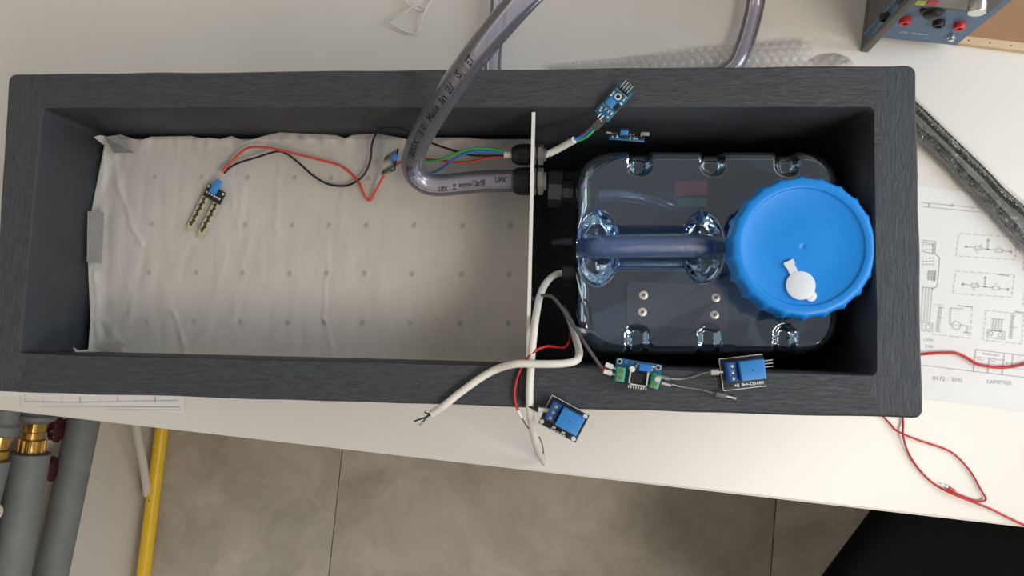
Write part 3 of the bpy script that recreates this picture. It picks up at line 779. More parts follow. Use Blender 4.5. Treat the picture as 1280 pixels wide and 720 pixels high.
wire('clear_sleeved_wire', 'clear-sleeved wire from green-terminal module to the upper relay board', 'wire',
     [(822,471,.2585),(835,473,.2560),(850,474,.2520),(866,471,.2520),(880,466.5,.2545),(888,465,.2575)], .0008, M['sleeve'], 8,
     ends=[('ferrule', [(826,471,.2580),(837,474,.2565)], M['sleeve'], .0019, 'clear end sleeve'),('ferrule', [(889,465.5,.2580),(899,465,.2595)], M['solder'], .0023, 'silvery end sleeve'),('bare_pin', [(898,465,.2595),(904,465,.26)], M['solder'], .0009, None)])
wire('clear_sleeved_wire', 'clear-sleeved wire lying loose on the rim below upper relay board', 'wire',
     [(822,478,.2585),(836,480,.2550),(855,484,.2518),(875,487,.2516),(896,492.5,.2525)], .0008, M['sleeve'], 8,
     ends=[('ferrule', [(826,478.5,.2580),(838,482,.2550)], M['sleeve'], .0019, 'clear end sleeve'),('ferrule', [(895,492.5,.2530),(908,495.5,.2530)], M['sleeve'], .0021, 'clear end sleeve'),('bare_pin', [(907,495,.2530),(920,498,.2525)], M['solder'], .0009, 'bare pin')])

# ------------------------------------------------------------------ relay boards (local units: metres, x along the board, y away from the parts strip)
def relay(loc, M3, label, variant):
    r = root('relay_board', label, 'relay', loc, M3, 'single relay boards'); W, D = .0350, .0262
    m = MB().bbox((0,0,.0008),(W,D,.0016),.0004); obj('circuit_board', m, M['pcb_black'], r, world=False)
    m = MB()
    for a in ((0,-D/2+.0003,W-.0006,.0005),(0,D/2-.0003,W-.0006,.0005),(-W/2+.0003,0,.0005,D-.0006)): m.box((a[0],a[1],.0017),(a[2],a[3],.0003))
    obj('border_print', m, M['silk'], r, world=False, smooth=None, label='thin white border line')
    m = MB().bbox((.0052,.0018,.0092),(.0192,.0154,.0150),.0006); q = obj('relay_block', m, M['blue'], r, world=False, label='large light blue relay housing')
    m = MB().lathe((.0052,.0018,.0166),[(.0006,0),(.0006,.0002)],10); obj('vent_mark', m, M['ink'], q, world=False)
    m = MB().bbox((-.0100,.0018,.0062),(.0082,.0154,.0092),.0005).box((-.0100,.0018,.0090),(.0060,.0150,.0060)); t = obj('terminal_block', m, M['blue_dark'], r, world=False, label='darker blue screw terminal block')
    for k in (-1,0,1):
        m = MB().lathe((-.0100,.0018+k*.0050,.0120),[(.0019,0),(.0019,.0004),(.0015,.0004),(.0012,.0002)],16); s = obj('terminal_screw', m, M['w_grey'], t, world=False)
        m = MB().lathe((-.0100,.0018+k*.0050,.0123),[(.0013,0),(.0013,.0002),(.0005,.0004)],12); m.box((-.0100,.0018+k*.005,.0127),(.0022,.0005,.0003),.5+k); 
        obj('terminal_screw', m, M['silver'], t, world=False)
    for k in range(3):
        m = MB().cyl((W/2-.002,.0024+k*.00254,.0030),(W/2+.0068,.0024+k*.00254,.0034),.00035,6)
        obj('pin', m, M['solder'], r, world=False)
    m = MB().box((W/2-.0015,.0050,.0030),(.0025,.0078,.0025)); obj('pin_header', m, M['black'], r, world=False)
    m = MB()
    for (x, y) in ([(-W/2+.0028,-D/2+.0028),(W/2-.0028,-D/2+.0028),(W/2-.0028,D/2-.0028)]):
        if variant: m.lathe((x,y,.0016),[(.0019,0),(.0019,.0003),(.0008,.0003)],16)
    if not variant: m.lathe((-W/2+.0028,D/2-.0028,.0016),[(.0019,0),(.0019,.0003),(.0008,.0003)],16); 
    if m.v: obj('mounting_hole', m, M['silk'] if variant else M['chip'], r, world=False, kind='stuff')
    if variant:
        for k, x in enumerate((-.0088,-.0035,.0010,.0052,.0098)):
            m = MB().box((x,-D/2+.0034,.0022),(.0026,.0014,.0010),.25*(k%2)); m.box((x-.0014,-D/2+.0034,.0022),(.0006,.0016,.0011),.25*(k%2)); obj('component', m, M['solder'] if k % 2 else M['chip'], r, world=False)
        t = text_mb('R1 Q1 D1 R2 IN', .0019, .00008); t.xf(Matrix.Translation((.001,-D/2+.0012,.00175))); obj('print', t, M['silk'], r, world=False, smooth=None, kind='stuff')
    else:
        t = text_mb('+B  Br+-CU-HM', .0034, .00012); t.xf(Matrix.Translation((.0035,-D/2+.0034,.00175))); obj('print', t, M['silk'], r, world=False, smooth=None, kind='stuff', label='white lettering on the edge strip')
    return r
zr = H+.0022
c = P(928,465.5,zr); relay(c, frame2(P(904,488,zr), P(958,482,zr)), 'blue relay board on the front rim with white lettering on its edge', 0)
c = P(704.5,523.5,zr+.001); relay(c, frame2(P(673,529,zr), P(717,553,zr)), 'blue relay board overhanging the front rim above the white table', 1)

# ------------------------------------------------------------------ driver module with green terminals
zr = H+.0022; c = P(797,465.5,zr)
r = root('driver_module', 'small blue circuit module with two green terminals on front rim', 'circuit board', c, frame2(P(769,447,zr), P(825.5,456,zr)))
W, D = .0375, .0185
m = MB().bbox((0,0,.0008),(W,D,.0016),.0004); obj('circuit_board', m, M['pcb_blue'], r, world=False)
for sx in (-1,1):
    m = MB().lathe((sx*.0158,.0066,.0016),[(.0021,0),(.0021,.0003),(.0014,.0003)],16); h = obj('mounting_hole', m, M['silk'], r, world=False)
    m = MB().lathe((sx*.0158,.0066,.0016),[(.0015,0),(.0015,.0005)],16); obj('hole', m, M['chip'], h, world=False)
def gterm(cx, cy, rz, lab):
    R_ = Matrix.Translation((cx,cy,0))@Matrix.Rotation(rz,4,'Z')
    m = MB().bbox((0,0,.0060),(.0078,.0118,.0088),.0005).bbox((0,0,.0112),(.0060,.0112,.0020),.0004).xf(R_); t = obj('terminal_block', m, M['green'], r, world=False, label=lab)
    for k, y in enumerate((-.0026,.0026)):
        m = MB().lathe((0,y,.0122),[(.0018,0),(.0018,.0003),(.0014,.0003)],14).box((0,y,.0127),(.0026,.0005,.0002),.6).xf(R_)
        obj('terminal_screw', m, M['brass'], t, world=False)
    return t
gterm(-.0142,-.0035,0,'green two-way screw terminal')
g_ = gterm(.0142,-.0045,math.radians(-9),'green two-way screw terminal')
m = MB().lathe((.0155,-.0024,.0125),[(.0026,0),(.0026,.0012),(.002,.0020)],20); obj('washer', m, M['solder'], g_, world=False, label='large pale screw head')
m = MB().lathe((-.0052,.0022,.0016),[(.0023,0),(.0025,.0008),(.0025,.0050),(.0021,.0056)],20); obj('capacitor', m, M['white'], r, world=False, label='small white capacitor')
m = MB().bbox((.0052,.0048,.0045),(.0098,.0058,.0070),.0004); obj('trimmer', m, M['trim_blue'], r, world=False, label='blue trimmer block')
m = MB().bbox((.0008,-.0045,.0040),(.0110,.0085,.0060),.0005); obj('power_chip', m, M['chip'], r, world=False)
m = MB().box((-.0062,-.0045,.0060),(.0012,.0125,.0090)).box((.0078,-.0045,.0060),(.0012,.0125,.0090)).box((.0008,-.0100,.0060),(.0152,.0014,.0090))
for k in range(8): m.box((-.0062+k*.002,-.0116,.0060),(.0008,.0026,.0090))
obj('heat_sink', m, M['solder'], r, world=False, smooth=None, label='pale finned heat sink')
m = MB().box((-.0005,.0068,.0024),(.0022,.0012,.0012)).box((.0118,.0066,.0024),(.0024,.0014,.0012)).box((-.0020,.0050,.0024),(.0012,.0020,.0012)).box((.0110,.0040,.0024),(.0012,.0020,.0010)); obj('component', m, M['solder'], r, world=False, kind='stuff')
m = MB().box((.0098,.0008,.0026),(.0026,.0020,.0014),.7); obj('component', m, M['brass'], r, world=False)
m = MB().lathe((-.0105,.0064,.0016),[(.0016,0),(.0016,.0004)],12); obj('component', m, M['w_blue'], r, world=False)

# ------------------------------------------------------------------ comparator boards
def sensor(loc, M3, label):
    r = root('comparator_board', label, 'circuit board', loc, M3, 'comparator sensor boards'); W, D = .0315, .0145
    m = MB().bbox((0,0,.0008),(W,D,.0016),.0004); obj('circuit_board', m, M['pcb_blue'], r, world=False)
    m = MB().bbox((-.0026,.0008,.0046),(.0070,.0070,.0060),.0003); t = obj('trimmer', m, M['blue'], r, world=False, label='square blue trimmer')
    m = MB().lathe((-.0026,.0008,.0075),[(.0010,0),(.0010,.0003)],12); obj('trimmer_screw', m, M['brass'], t, world=False)
    m = MB().lathe((.0058,.0004,.0016),[(.0029,0),(.0029,.0003),(.0016,.0003)],20); h = obj('mounting_hole', m, M['silk'], r, world=False)
    m = MB().lathe((.0058,.0004,.0016),[(.0017,0),(.0017,.0005)],16); obj('hole', m, M['chip'], h, world=False)
    m = MB().bbox((-.0012,-.0052,.0026),(.0050,.0040,.0018),.0003); obj('chip', m, M['chip'], r, world=False)
    k = 0
    for (x, y, w_, d_) in [(-.0100,.0046,.0022,.0012),(-.0085,.0012,.0022,.0012),(-.0086,-.0020,.0022,.0012),(-.0085,-.0052,.0020,.0014),(-.0125,-.0048,.0016,.0018),(-.0125,.0040,.0016,.0018),(.0030,-.0055,.0014,.0022),(.0068,-.0052,.0022,.0012),(.0058,.0055,.0022,.0012),(.0030,.0056,.0016,.0012),(.0092,-.0052,.0014,.0014)]:
        m = MB().box((x,y,.0021),(w_,d_,.0009)); o = obj('component', m, M['solder'] if k%3 else M['silk'], r, world=False, smooth=None); k += 1
    m = MB().box((-.0068,0,.0017),(.0003,.0125,.0002)).box((.0102,0,.0017),(.0003,.0125,.0002)); obj('print', m, M['silk'], r, world=False, smooth=None)
    m = MB().box((.0124,0,.0028),(.0024,.0102,.0024)); obj('pin_header', m, M['black'], r, world=False)
    for k in range(4):
        m = MB().tube([(.0124,-.0038+k*.00254,.0034),(.0124,-.0038+k*.00254,.0048),(.0134,-.0038+k*.00254,.0054),(.0196,-.0038+k*.00254,.0054)],.00034,6)
        p = obj('pin', m, M['solder'], r, world=False)
    m = MB().tube([(-.0140,.0013,.0030),(-.0150,.0013,.0038),(-.0185,.0013,.0038)],.00034,6).tube([(-.0140,-.0013,.0030),(-.0150,-.0013,.0038),(-.0185,-.0013,.0038)],.00034,6)
    obj('pin', m, M['solder'], r, world=False)
    return r
zr = H+.004
a = P(751,146,zr); b = P(783.5,111,zr)
Rs = frame2(a, b)
sensor((a+b)/2, Rs@Matrix.Rotation(math.radians(-5),3,'Y'), 'blue sensor board lying across back rim, plugged into coloured wires')
a2 = P(762,168.5,H-.038); b2 = P(805.5,172,H-.038)
R2 = frame2(a2,b2)@Matrix.Rotation(math.radians(-56),3,'X')
sensor((a2+b2)/2+Vector((0,0,-.0065)), R2, 'blue sensor board standing on edge against the back inner wall')
# plug of the coloured wires
pa = P(743,160,.2455); pb = P(756,147,.2535)
pz_ = root('connector_plug', 'small black plug joining the coloured wires to the sensor board', 'connector', pa)
m = MB().box((pa+pb)/2, ((pb-pa).length,.0056,.0030), M=(pb-pa).to_track_quat('X','Z').to_matrix()); obj('housing', m, M['w_grey'], pz_)
m = MB()
for s_ in (-1,1):
    q = pb.lerp(pa,.25)+Vector((s_*.001,s_*.001,.0018)); m.lathe(q, [(.0006,0),(.0006,.0003)], 8)
obj('contact_window', m, M['solder'], pz_)

# ------------------------------------------------------------------ papers
def sheet(name, label, q):
    c = [P(x,y,.0008) for x,y in q]; cm = sum(c, Vector())/4
    r = root(name, label, 'paper', (cm.x,cm.y,0))
    m = MB(); m.grid(lambda u,v: (c[0].lerp(c[1],u)).lerp(c[3].lerp(c[2],u),v)+Vector((0,0,.0004*noise.noise(Vector((u*4,v*4,1))))), 24, 16)
    obj('sheet', m, M['paper'], r, smooth=180); return r
ps = sheet('circuit_diagram', 'white sheet with printed circuit diagram right of the planter', [(1075,222),(1345,258),(1330,520),(1060,486)])
ZP = .0016
class Ink:
    def __init__(s): s.m = MB()
    def line(s, pts, w_=.0005):
        for a, b in zip(pts, pts[1:]):
            A = P(a[0],a[1],ZP); B = P(b[0],b[1],ZP); d = B-A
            if d.length < 1e-6: continue
            s.m.box((A+B)/2, (d.length+w_*.5, w_, .0001), M=frame2(A,B))
    def dash(s, a, b, n, w_=.0004):
        for k in range(n):
            t0 = k/n; t1 = (k+.62)/n; s.line([(lerp(a[0],b[0],t0),lerp(a[1],b[1],t0)),(lerp(a[0],b[0],t1),lerp(a[1],b[1],t1))], w_)
    def rect(s, q, w_=.0004): s.line(q+[q[0]], w_)
    def circ(s, x, y, r, w_=.0004): s.line([(x+r*math.cos(a*math.pi/6), y+r*math.sin(a*math.pi/6)) for a in range(13)], w_)
    def text(s, t, x, y, size, ang=-6.3, bold=0.0, shear=0):
        q = text_mb(t, size, bold, shear); c = P(x,y,ZP); q.xf(Matrix.Translation(c)@Matrix.Rotation(math.radians(ang),4,'Z')); s.m.add(q.v, q.f)
I = Ink()
def fr(x, y):  # sheet-aligned helper: offset in px along the sheet axes
    return (x - y*.118, y + x*.118)
def loc(ox, oy, x, y): u = fr(x, y); return (ox+u[0], oy+u[1])
I.line([(1153,253),(1224,260)]); I.line([(1153,258),(1228,265.5)])
for x in (1162,1191): I.line([(x,254),(x-.4,258.5)])
I.text('B', 1162.5,256,.003); I.text('C',1216,261,.003)
# board outline at the left
I.line([(1153,300),(1170,302),(1169,317),(1175,322),(1172,358),(1166,362)]); I.line([(1153,303),(1167,305),(1166,318)])
I.line([(1153,314),(1166,317)],.0006)
for k in range(4):
    for j in range(3): I.line([(1154+k*4.2, 322.5+j*4),(1155+k*4.2, 322.7+j*4)],.0010)
for k in range(4):
    for j in range(2): I.line([(1154+k*4, 306+j*6),(1155+k*4,306.1+j*6)],.0008)
for k in range(5): I.line([(1161+k*2.1, 338+.2*k),(1160.5+k*2.1, 350+.3*k)],.0006)
I.dash((1170,338),(1168.5,352),4,.0005)
for k in range(4): I.line([(1154.5+k*3.7, 359+.3*k),(1153-.0+k*3.7-1.5, 403)],.0004)
for k in range(4): I.line([(1154+k*3.7,359+.3*k),(1155.3+k*3.7,359.2+.3*k)],.0010)
I.rect([(1153,403),(1167,404.5),(1166,415),(1153,413)]); I.circ(1161,409,3.5)
def resistor_box(ox, oy):
    q = [loc(ox,oy,*p) for p in ((0,0),(73,-4),(73,24),(0,28))]
    for a, b in zip(q, q[1:]+q[:1]): I.dash(a, b, 8 if abs(a[0]-b[0]) > 30 else 4)
    l = lambda x, y: loc(ox,oy,x,y)
    I.line([l(10,15),l(22,15)]); I.rect([l(22,13),l(30,12.6),l(30,17),l(22,17.4)]); I.line([l(30,15),l(48,15)]); I.rect([l(48,13),l(56,12.6),l(56,17),l(48,17.4)]); I.line([l(56,15),l(68,15)])
    I.line([l(38,15),l(37.5,3)]); I.line([l(36.2,5),l(37.5,2.6),l(38.8,5)]); I.line([l(37,15),l(39,15)],.0012); I.line([l(10,13.5),l(12,16.5)]); I.line([l(12,13.5),l(10,16.5)]); I.line([l(66,13.5),l(68,16.5)]); I.line([l(68,13.5),l(66,16.5)])
    I.line([l(24,20),l(30,9)],.0003); I.text('R1',*l(26,21),.0022); I.text('R2',*l(52,9.5),.0022)
resistor_box(1199,292); resistor_box(1195,339)
I.line([(1248,343),(1262,345)],.0008)
# lower left: coil with switch
I.line([(1168,380),(1180,382)],.0003)
I.line([(1173.5,384),(1180.5,385)]); I.line([(1177.5,384.5),(1173.5,414)]); I.line([(1175,384.3),(1171.5,413.5)]); I.line([(1172,414.5),(1176,415)]); I.line([(1172,397),(1182,398)],.0003)
q = [(1189,385),(1217,383.5),(1215,423),(1166,419)]
I.line([(1189,385),(1188,404),(1191,407)]); I.line([(1189,385),(1204,386.5)]); I.line([(1198,382),(1216,384)],.0009); I.dash((1216,384),(1213,423),5); I.dash((1213,423),(1163,417.5),7)
I.circ(1196,407,5.2); I.text('M',1196,407,.0028); I.line([(1201,406),(1210,408),(1209,415)]); I.line([(1206.5,415.5),(1211.5,416.2)],.0010)
# lower right: connector
q = [(1233,388),(1280,393),(1278,430),(1229,425)]
for a, b in zip(q, q[1:]+q[:1]): I.dash(a, b, 6)
for k in range(4): I.line([(1242.5+k*3.6,398+.4*k),(1241+k*3.6,413+.4*k)]); I.line([(1240+k*3.6,413+.4*k),(1242+k*3.6,413.3+.4*k)],.0008)
I.line([(1239,398),(1257,400)],.0003)
I.rect([(1235,412),(1257,415),(1256,424.5),(1234,421.5)]); I.circ(1239,417,2.8); I.circ(1251,419,2.8)
I.line([(1264,394),(1270,395)]); I.line([(1267.5,395),(1265,424)]); I.line([(1265.5,395),(1263,423)]); I.line([(1263,409),(1273,410)],.0003); I.line([(1270,389.5),(1280,391)],.0010)
for (x, y) in ((1283,300),(1283,345)): I.dash((x,y),(x-4,y+40),6)
# title block and frame
I.line([(1153,456.5),(1219,464.5),(1300,474)]); I.line([(1220,437),(1300,447)]); I.line([(1220,437),(1217,464.3)]); I.line([(1219,446),(1256,450.5)]); I.line([(1218.5,455),(1300,464)],.0003); I.line([(1237,449),(1235,466.5)]); I.line([(1256,442),(1253,469)]); I.line([(1267,443),(1265,460)])
I.text('Änderungen',1239,443,.0034); I.text('Datum',1226,449.5,.0024); I.text('Name',1242,451.5,.0024); I.text('Bez.',1260,453.5,.0022); I.text('Proj.',1275,447,.0022)
obj('print', I.m, M['ink_grey'], ps, smooth=None, kind='stuff', label='thin grey printed circuit drawing')
I = Ink(); I.text('0172 - THS',1185,474,.0068,-4,shear=.1); I.text('LAMPTER',1250,478,.0062,-4,shear=.1); obj('pencil_note', I.m, M['ink_faint'], ps, smooth=None, label='faint pencilled capitals')
I = Ink(); I.text('LOW',1162,425,.0042,-6); I.text('31.84',1162,433,.0042,-6); obj('pen_note', I.m, M['ink_blue'], ps, smooth=None, label='faint blue handwriting')
p2 = sheet('title_block_sheet', 'white sheet edge with ruled title strip under planter, lower left', [(-20,440),(232,462),(230,517),(-30,492)])
I = Ink()
I.line([(31,493),(31,502.5)]); I.line([(31,502.5),(100,503),(147,502),(222,500.5)]); I.line([(54,494),(54,502.5)],.0003); I.line([(77,495),(77,502.5)],.0003)
for x in (100,147,194): I.line([(x,496),(x,502.5)],.0010)
for x in (124,170): I.line([(x,497),(x,502)],.0003)
I.line([(26,490),(25,508)],.0003); I.line([(50,508.5),(224,509)],.0003); I.line([(130,508),(225,509)]); I.line([(135,512),(226,512.5)],.0003)
I.m.v = [v for v in I.m.v]
obj('print', I.m, M['ink_grey'], p2, smooth=None, kind='stuff', label='thin grey ruled strip')

# ------------------------------------------------------------------ red wires on the table
wire('red_wire', 'red wire waving across the printed circuit diagram', 'wire', [(1120,447,.004),(1155,442.5,.004),(1180,441,.004),(1195,441.5,.004),(1208,447,.004),(1222,455,.004),(1240,458.5,.004),(1258,459,.004),(1275,456.5,.004),(1300,450,.004),(1360,440,.004)], .0016, M['red'])
wire('red_wire', 'red wire in a loop on the table, ending in a red ferrule', 'wire',
     [(1085,500,.003),(1112,529,.003),(1122,539,.004),(1150,551,.004),(1183,562,.003),(1200,574,.003),(1215,592,.003),(1225,610,.003),(1232,622,.003),(1230,626,.003),(1222,626.5,.003),(1208,622,.003),(1196,617,.0035),(1190,613,.004)], .0011, M['red'], 8,
     ends=[('ferrule', [(1193,614.5,.004),(1186,610,.004)], M['sock_red'], .0022, 'bright red end sleeve'),('bare_pin', [(1187,610.5,.004),(1176,605,.004)], M['solder'], .0008, 'bare metal pin')])
wire('red_wire', 'red wire running off the right edge of the table', 'wire',
     [(1126,500,.003),(1129,527,.003),(1129,545,.0055),(1136,567,.003),(1150,588,.003),(1168,605,.003),(1190,617,.006),(1215,627,.006),(1240,637,.003),(1262,648,.003),(1285,658,.003),(1330,672,.003)], .0012, M['red'])

# ------------------------------------------------------------------ white string, bubble wrap, bag, black cords
wire('white_string', 'thin white cord knotted in a loop on the table behind planter', 'cord',
     [(505,-12,.004),(508,2,.008),(511,7,.010),(520,11,.008),(528,14,.006),(530,12,.006),(526,8,.008),(520,6.5,.010),(514,9.5,.012),(503,18,.012),(490,24,.010),(487.5,27,.008),(492,31.5,.006),(505,39,.004),(516,42,.004),(522,39,.004),(526,30,.006),(529,19,.009),(534,9,.009),(541,-2,.006),(545,-12,.004)], .0011, M['cable_white'])
up = [(690,80),(760,74),(830,67),(880,61.5),(930,59),(985,54),(1008,54)]
def bw(u, v):
    x = lerp(688, 1012, u); y0 = interp(x, up); y = lerp(97, y0, v)
    d = .0105; p = P(x, y, .003)
    # bubbles in a staggered grid
    a = p.x/d; b_ = p.y/(d*.87); r_ = math.floor(b_+.5); a += .5*(r_ % 2); fx = a-math.floor(a+.5); fy = (b_-r_)*.87
    q = math.hypot(fx, fy)/.46; h = .0026*math.sqrt(max(0,1-q*q))
    p.z = .004+h+.010*smooth(u*2-.3)*math.sin(v*2.6)+.001*noise.noise(Vector((x*.05,y*.1,0))); return p
m = MB().grid(bw, 420, 70); o = obj('bubble_wrap', m, M['bubble'], smooth=60); tag(o, 'sheet of clear bubble wrap lying behind the planter', 'bubble wrap')
def crumple(x0, x1, ytop, ybot, amp, zb, seed):
    def fn(u, v):
        x = lerp(x0,x1,u); y = lerp(interp(x,ybot), interp(x,ytop), v)
        n_ = abs(noise.noise(Vector((x*.09,y*.16,seed))))+.5*abs(noise.noise(Vector((x*.22,y*.3,seed+3))))
        return P(x, y, zb+amp*n_*math.sin(math.pi*min(1,max(0,v)))**.5+.0015)
    return fn
m = MB().grid(crumple(1012,1068,[(1012,76),(1025,68),(1045,66),(1060,71),(1068,79)],[(1012,97),(1068,97)],.014,.0,4), 60, 40); o = obj('plastic_bag', m, M['film'], smooth=40); tag(o, 'small crumpled clear plastic bag behind planter, near power supply', 'bag')
up1 = [(1120,112),(1151,140),(1184,172),(1231,217.5),(1251,239),(1280,264),(1330,300),(1400,345)]
lo1 = [(1120,140),(1151,167),(1176,188),(1203,217),(1231,246),(1280,299),(1330,352),(1400,415)]
for nm, L, lb in (('black_cable', up1, 'upper of two thick black braided cords inside clear plastic wrap'), ('black_cable', lo1, 'lower of two thick black braided cords inside clear plastic wrap')):
    pts = spl([P(x,y,.0095) for x,y in L], 40); m = MB()
    rr = [0.0046+.0004*math.sin(i*1.7)*(1) for i in range(len(pts))]
    m.tube(pts, rr, 12); o = obj(nm, m, plain('black_braid', (.018,.018,.018), .38, var=.3, scale=300, bump=.8, bscale=700), smooth=30); tag(o, lb, 'cord')
def bag(u, v):
    x = lerp(1125, 1330, u); c1 = interp(x, up1); c2 = interp(x, lo1); y = lerp(c2+20, c1-14, v)
    n_ = abs(noise.noise(Vector((x*.06,y*.06,9))))+.6*abs(noise.noise(Vector((x*.17,y*.17,2))))
    e = max(math.exp(-((y-c1)/9)**2), math.exp(-((y-c2)/9)**2))
    return P(x, y, .003+.013*e+.008*n_*math.sin(math.pi*v))
m = MB().grid(bag, 170, 70); o = obj('plastic_wrap', m, M['film'], smooth=30); tag(o, 'crumpled clear plastic wrap over the two black cords', 'plastic wrap')

# ------------------------------------------------------------------ bench power supply
za = .012; A = P(1080,44,za); B = P(1195,55.5,za)
fx = (B-A); PW = fx.length; fx.normalize(); fy = Vector((-fx.y, fx.x, 0)); RPS = Matrix((fx, fy, Vector((0,0,1)))).transposed()
ps = root('power_supply', 'blue-fronted laboratory power supply with red and black sockets', 'power supply', (A.x,A.y,0), RPS)
PH = .19; PD = .22
def F2(px, py, h=0):                                   # a point seen at (px, py), h in front of the panel, in the supply's own frame
    p = onplane(px, py, A-fy*h, fy); return MW['power_supply'].inverted()@p
m = MB().box((PW/2,PD/2+.003,za+PH/2),(PW-.002,PD,PH-.002)); obj('casing', m, M['psu_grey'], ps, world=False, label='dark grey casing')
m = MB().box((PW/2,.001,za+PH/2),(PW,.004,PH)); pan = obj('front_panel', m, M['psu_blue'], ps, world=False, label='steel blue front panel')
for sx in (.015,PW-.015):
    for sy in (.02,PD-.02): obj('foot', MB().lathe((sx,sy,0),[(.007,0),(.008,za+.001)],16), M['black'], ps, world=False)
def sock(px, py, mat, lb, r=.0060, h=.006):
    p = F2(px, py, h); c = Vector((p.x, -.001, p.z))
    s = obj('socket', MB().lathe(c, [(r,0),(r,h*.8),(r*.9,h),(r*.5,h),(r*.45,h*.4)], 24, (0,-1,0)), mat, pan, world=False, label=lb)
sock(1106,24,M['black'],'black socket'); sock(1131,29,M['sock_red'],'red socket'); sock(1173,32.5,M['black'],'black socket'); sock(1199,35.5,M['sock_red'],'red socket')
p = F2(1165,21,.009); obj('dial_knob', MB().lathe((p.x,-.001,p.z),[(.0120,0),(.0112,.004),(.0088,.005),(.0080,.008),(.0065,.009)],32,(0,-1,0)), M['black'], pan, world=False, label='black dial knob')
p = F2(1189,50,.006); obj('ground_screw', MB().lathe((p.x,-.001,p.z),[(.0042,0),(.0042,.003),(.0028,.003),(.0028,.006),(.001,.0065)],16,(0,-1,0)), M['silver'], pan, world=False, label='silvery ground screw')
p = F2(1221,14,.018); obj('output_knob', MB().lathe((p.x,-.001,p.z),[(.0082,0),(.0082,.018),(.0076,.019)],28,(0,-1,0)), M['silver'], pan, world=False, label='polished silver knob')
pl_ = F2(1135,3); pr_ = F2(1212,13)
m = MB().box((PW*.46,-.0025,pl_.z+.036),(PW*.88,.004,.070)); bez = obj('display_bezel', m, M['psu_grey'], pan, world=False, label='dark display frame')
m = MB().box((PW*.40,-.0052,pl_.z+.039),(PW*.52,.0015,.062)); obj('display_window', m, M['psu_screen'], bez, world=False)
m = MB()
for px_, mt in ((1148,'screen_y'),(1163,'sock_red')):
    q = F2(px_, -.5); obj('display_mark', MB().box((q.x,-.0063,q.z+.006),(.009,.001,.008)), M[mt], bez, world=False, label='coloured mark on the display')
def ptext(t, px, py, size):
    q = text_mb(t, size, .00008, .2); p = F2(px, py); q.xf(Matrix.Translation((p.x,-.0016,p.z))@Matrix.Rotation(math.radians(90),4,'X')); return q
m = MB(); q = ptext('DC Output',1143,40,.0062); m.add(q.v,q.f); q = ptext('POWER',1171,12.2,.0045); m.add(q.v,q.f)
obj('print', m, M['silk'], pan, world=False, smooth=None, kind='stuff', label='white panel lettering')
# carrying frame at the left: upright bar and foot bar, joined at the lower corner
hc = MW['power_supply'].inverted()@P(1077.5,60,.004)
xh = hc.x+.004; yh = hc.y
m = MB().bbox((xh,yh,.17/2+.001),(.009,.006,.17),.001).box((xh,yh+.09,.0055),(.009,.18,.009)).box((xh,yh+.18,.17/2+.001),(.009,.006,.17)).box((xh,yh+.09,.168),(.009,.18,.008))
obj('carrying_frame', m, M['psu_grey'], ps, world=False, label='dark grey rectangular carrying frame')

# ------------------------------------------------------------------ wooden tray
TZ = .007
wq = MW['power_supply']@Vector((PW+.003,0,0)); wb0 = P(1200,54,TZ); wb = P(1300,66,TZ); Rw = frame2(wb0, wb); xd = (wb-wb0).normalized()
wa = wb0+xd*((wq-wb0).dot(xd)+.002)
wt = root('wooden_tray', 'shallow pine tray with brown bottom beside the power supply', 'tray', (wa.x,wa.y,0), Rw)
Lw = .42; Dw = .30
m = MB().box((Lw/2,.0045,TZ/2),(Lw,.009,TZ)); s1 = obj('side_strip', m, M['wood'], wt, world=False)
m = MB()
for k in range(9): m.lathe((.010+k*.0225,.0045,TZ-.0002),[(.0008,0),(.0008,.0004)],8)
obj('nail_hole', m, M['ink'], s1, world=False, kind='stuff', label='row of small dark nail holes')
for c_, d_ in (((Lw/2,Dw,TZ/2),(Lw,.009,TZ)),((.0045,Dw/2+.0045,TZ/2),(.009,Dw-.011,TZ)),((Lw-.0045,Dw/2+.0045,TZ/2),(.009,Dw-.011,TZ))):
    obj('side_strip', MB().box(c_, d_), M['wood'], wt, world=False)
obj('bottom_panel', MB().box((Lw/2,Dw/2+.004,TZ/2-.0005),(Lw-.019,Dw-.011,TZ-.003)), M['mdf'], wt, world=False, label='brown hardboard panel')

# ------------------------------------------------------------------ pipes along the left wall
def pz2(px, py, z): return P(px, py, z)
def longpipe(a, b, ext0, ext1):
    d = (b-a).normalized(); return a-d*ext0, b+d*ext1
z2 = -.40; a = P(104.5,524,z2); b = P(64,720,z2); rad = (P(123,524,z2)-P(86,524,z2)).length/2*.98
a_, b_ = longpipe(a, b, .25, .5)
o = obj('insulated_pipe', MB().cyl(a_, b_, rad, 40), M['foam']); tag(o, 'grey foam-covered pipe along the wall, right of the brass fitting', 'pipe')
z1 = -.30; a = P(38,566,z1); b = P(13,720,z1); rad1 = (P(59,567,z1)-P(17,567,z1)).length/2
a_, b_ = longpipe(a, b, 0, .5); d = (b-a).normalized()
pp = root('fitted_pipe', 'grey foam-covered pipe with brass fitting, second from the corner', 'pipe', a)
obj('insulation', MB().cyl(a_, b_, rad1, 40), M['foam'], pp)
obj('core_pipe', MB().cyl(a_-d*.30, a_+d*.02, rad1*.42, 24), M['steel_grey'], pp)
m = MB().lathe(a, [(rad1*.62,0),(rad1*.66,-.006),(rad1*.66,-.022),(rad1*.55,-.024),(rad1*.55,-.034),(rad1*.60,-.036),(rad1*.60,-.050),(rad1*.5,-.052)], 12, d)
for k in range(12):
    an = 2*math.pi*k/12; q = d.to_track_quat('Z','Y').to_matrix()@Vector((math.cos(an),math.sin(an),0)); m.cyl(a+q*rad1*.64-d*.002, a+q*rad1*.64-d*.022, .0022, 6)
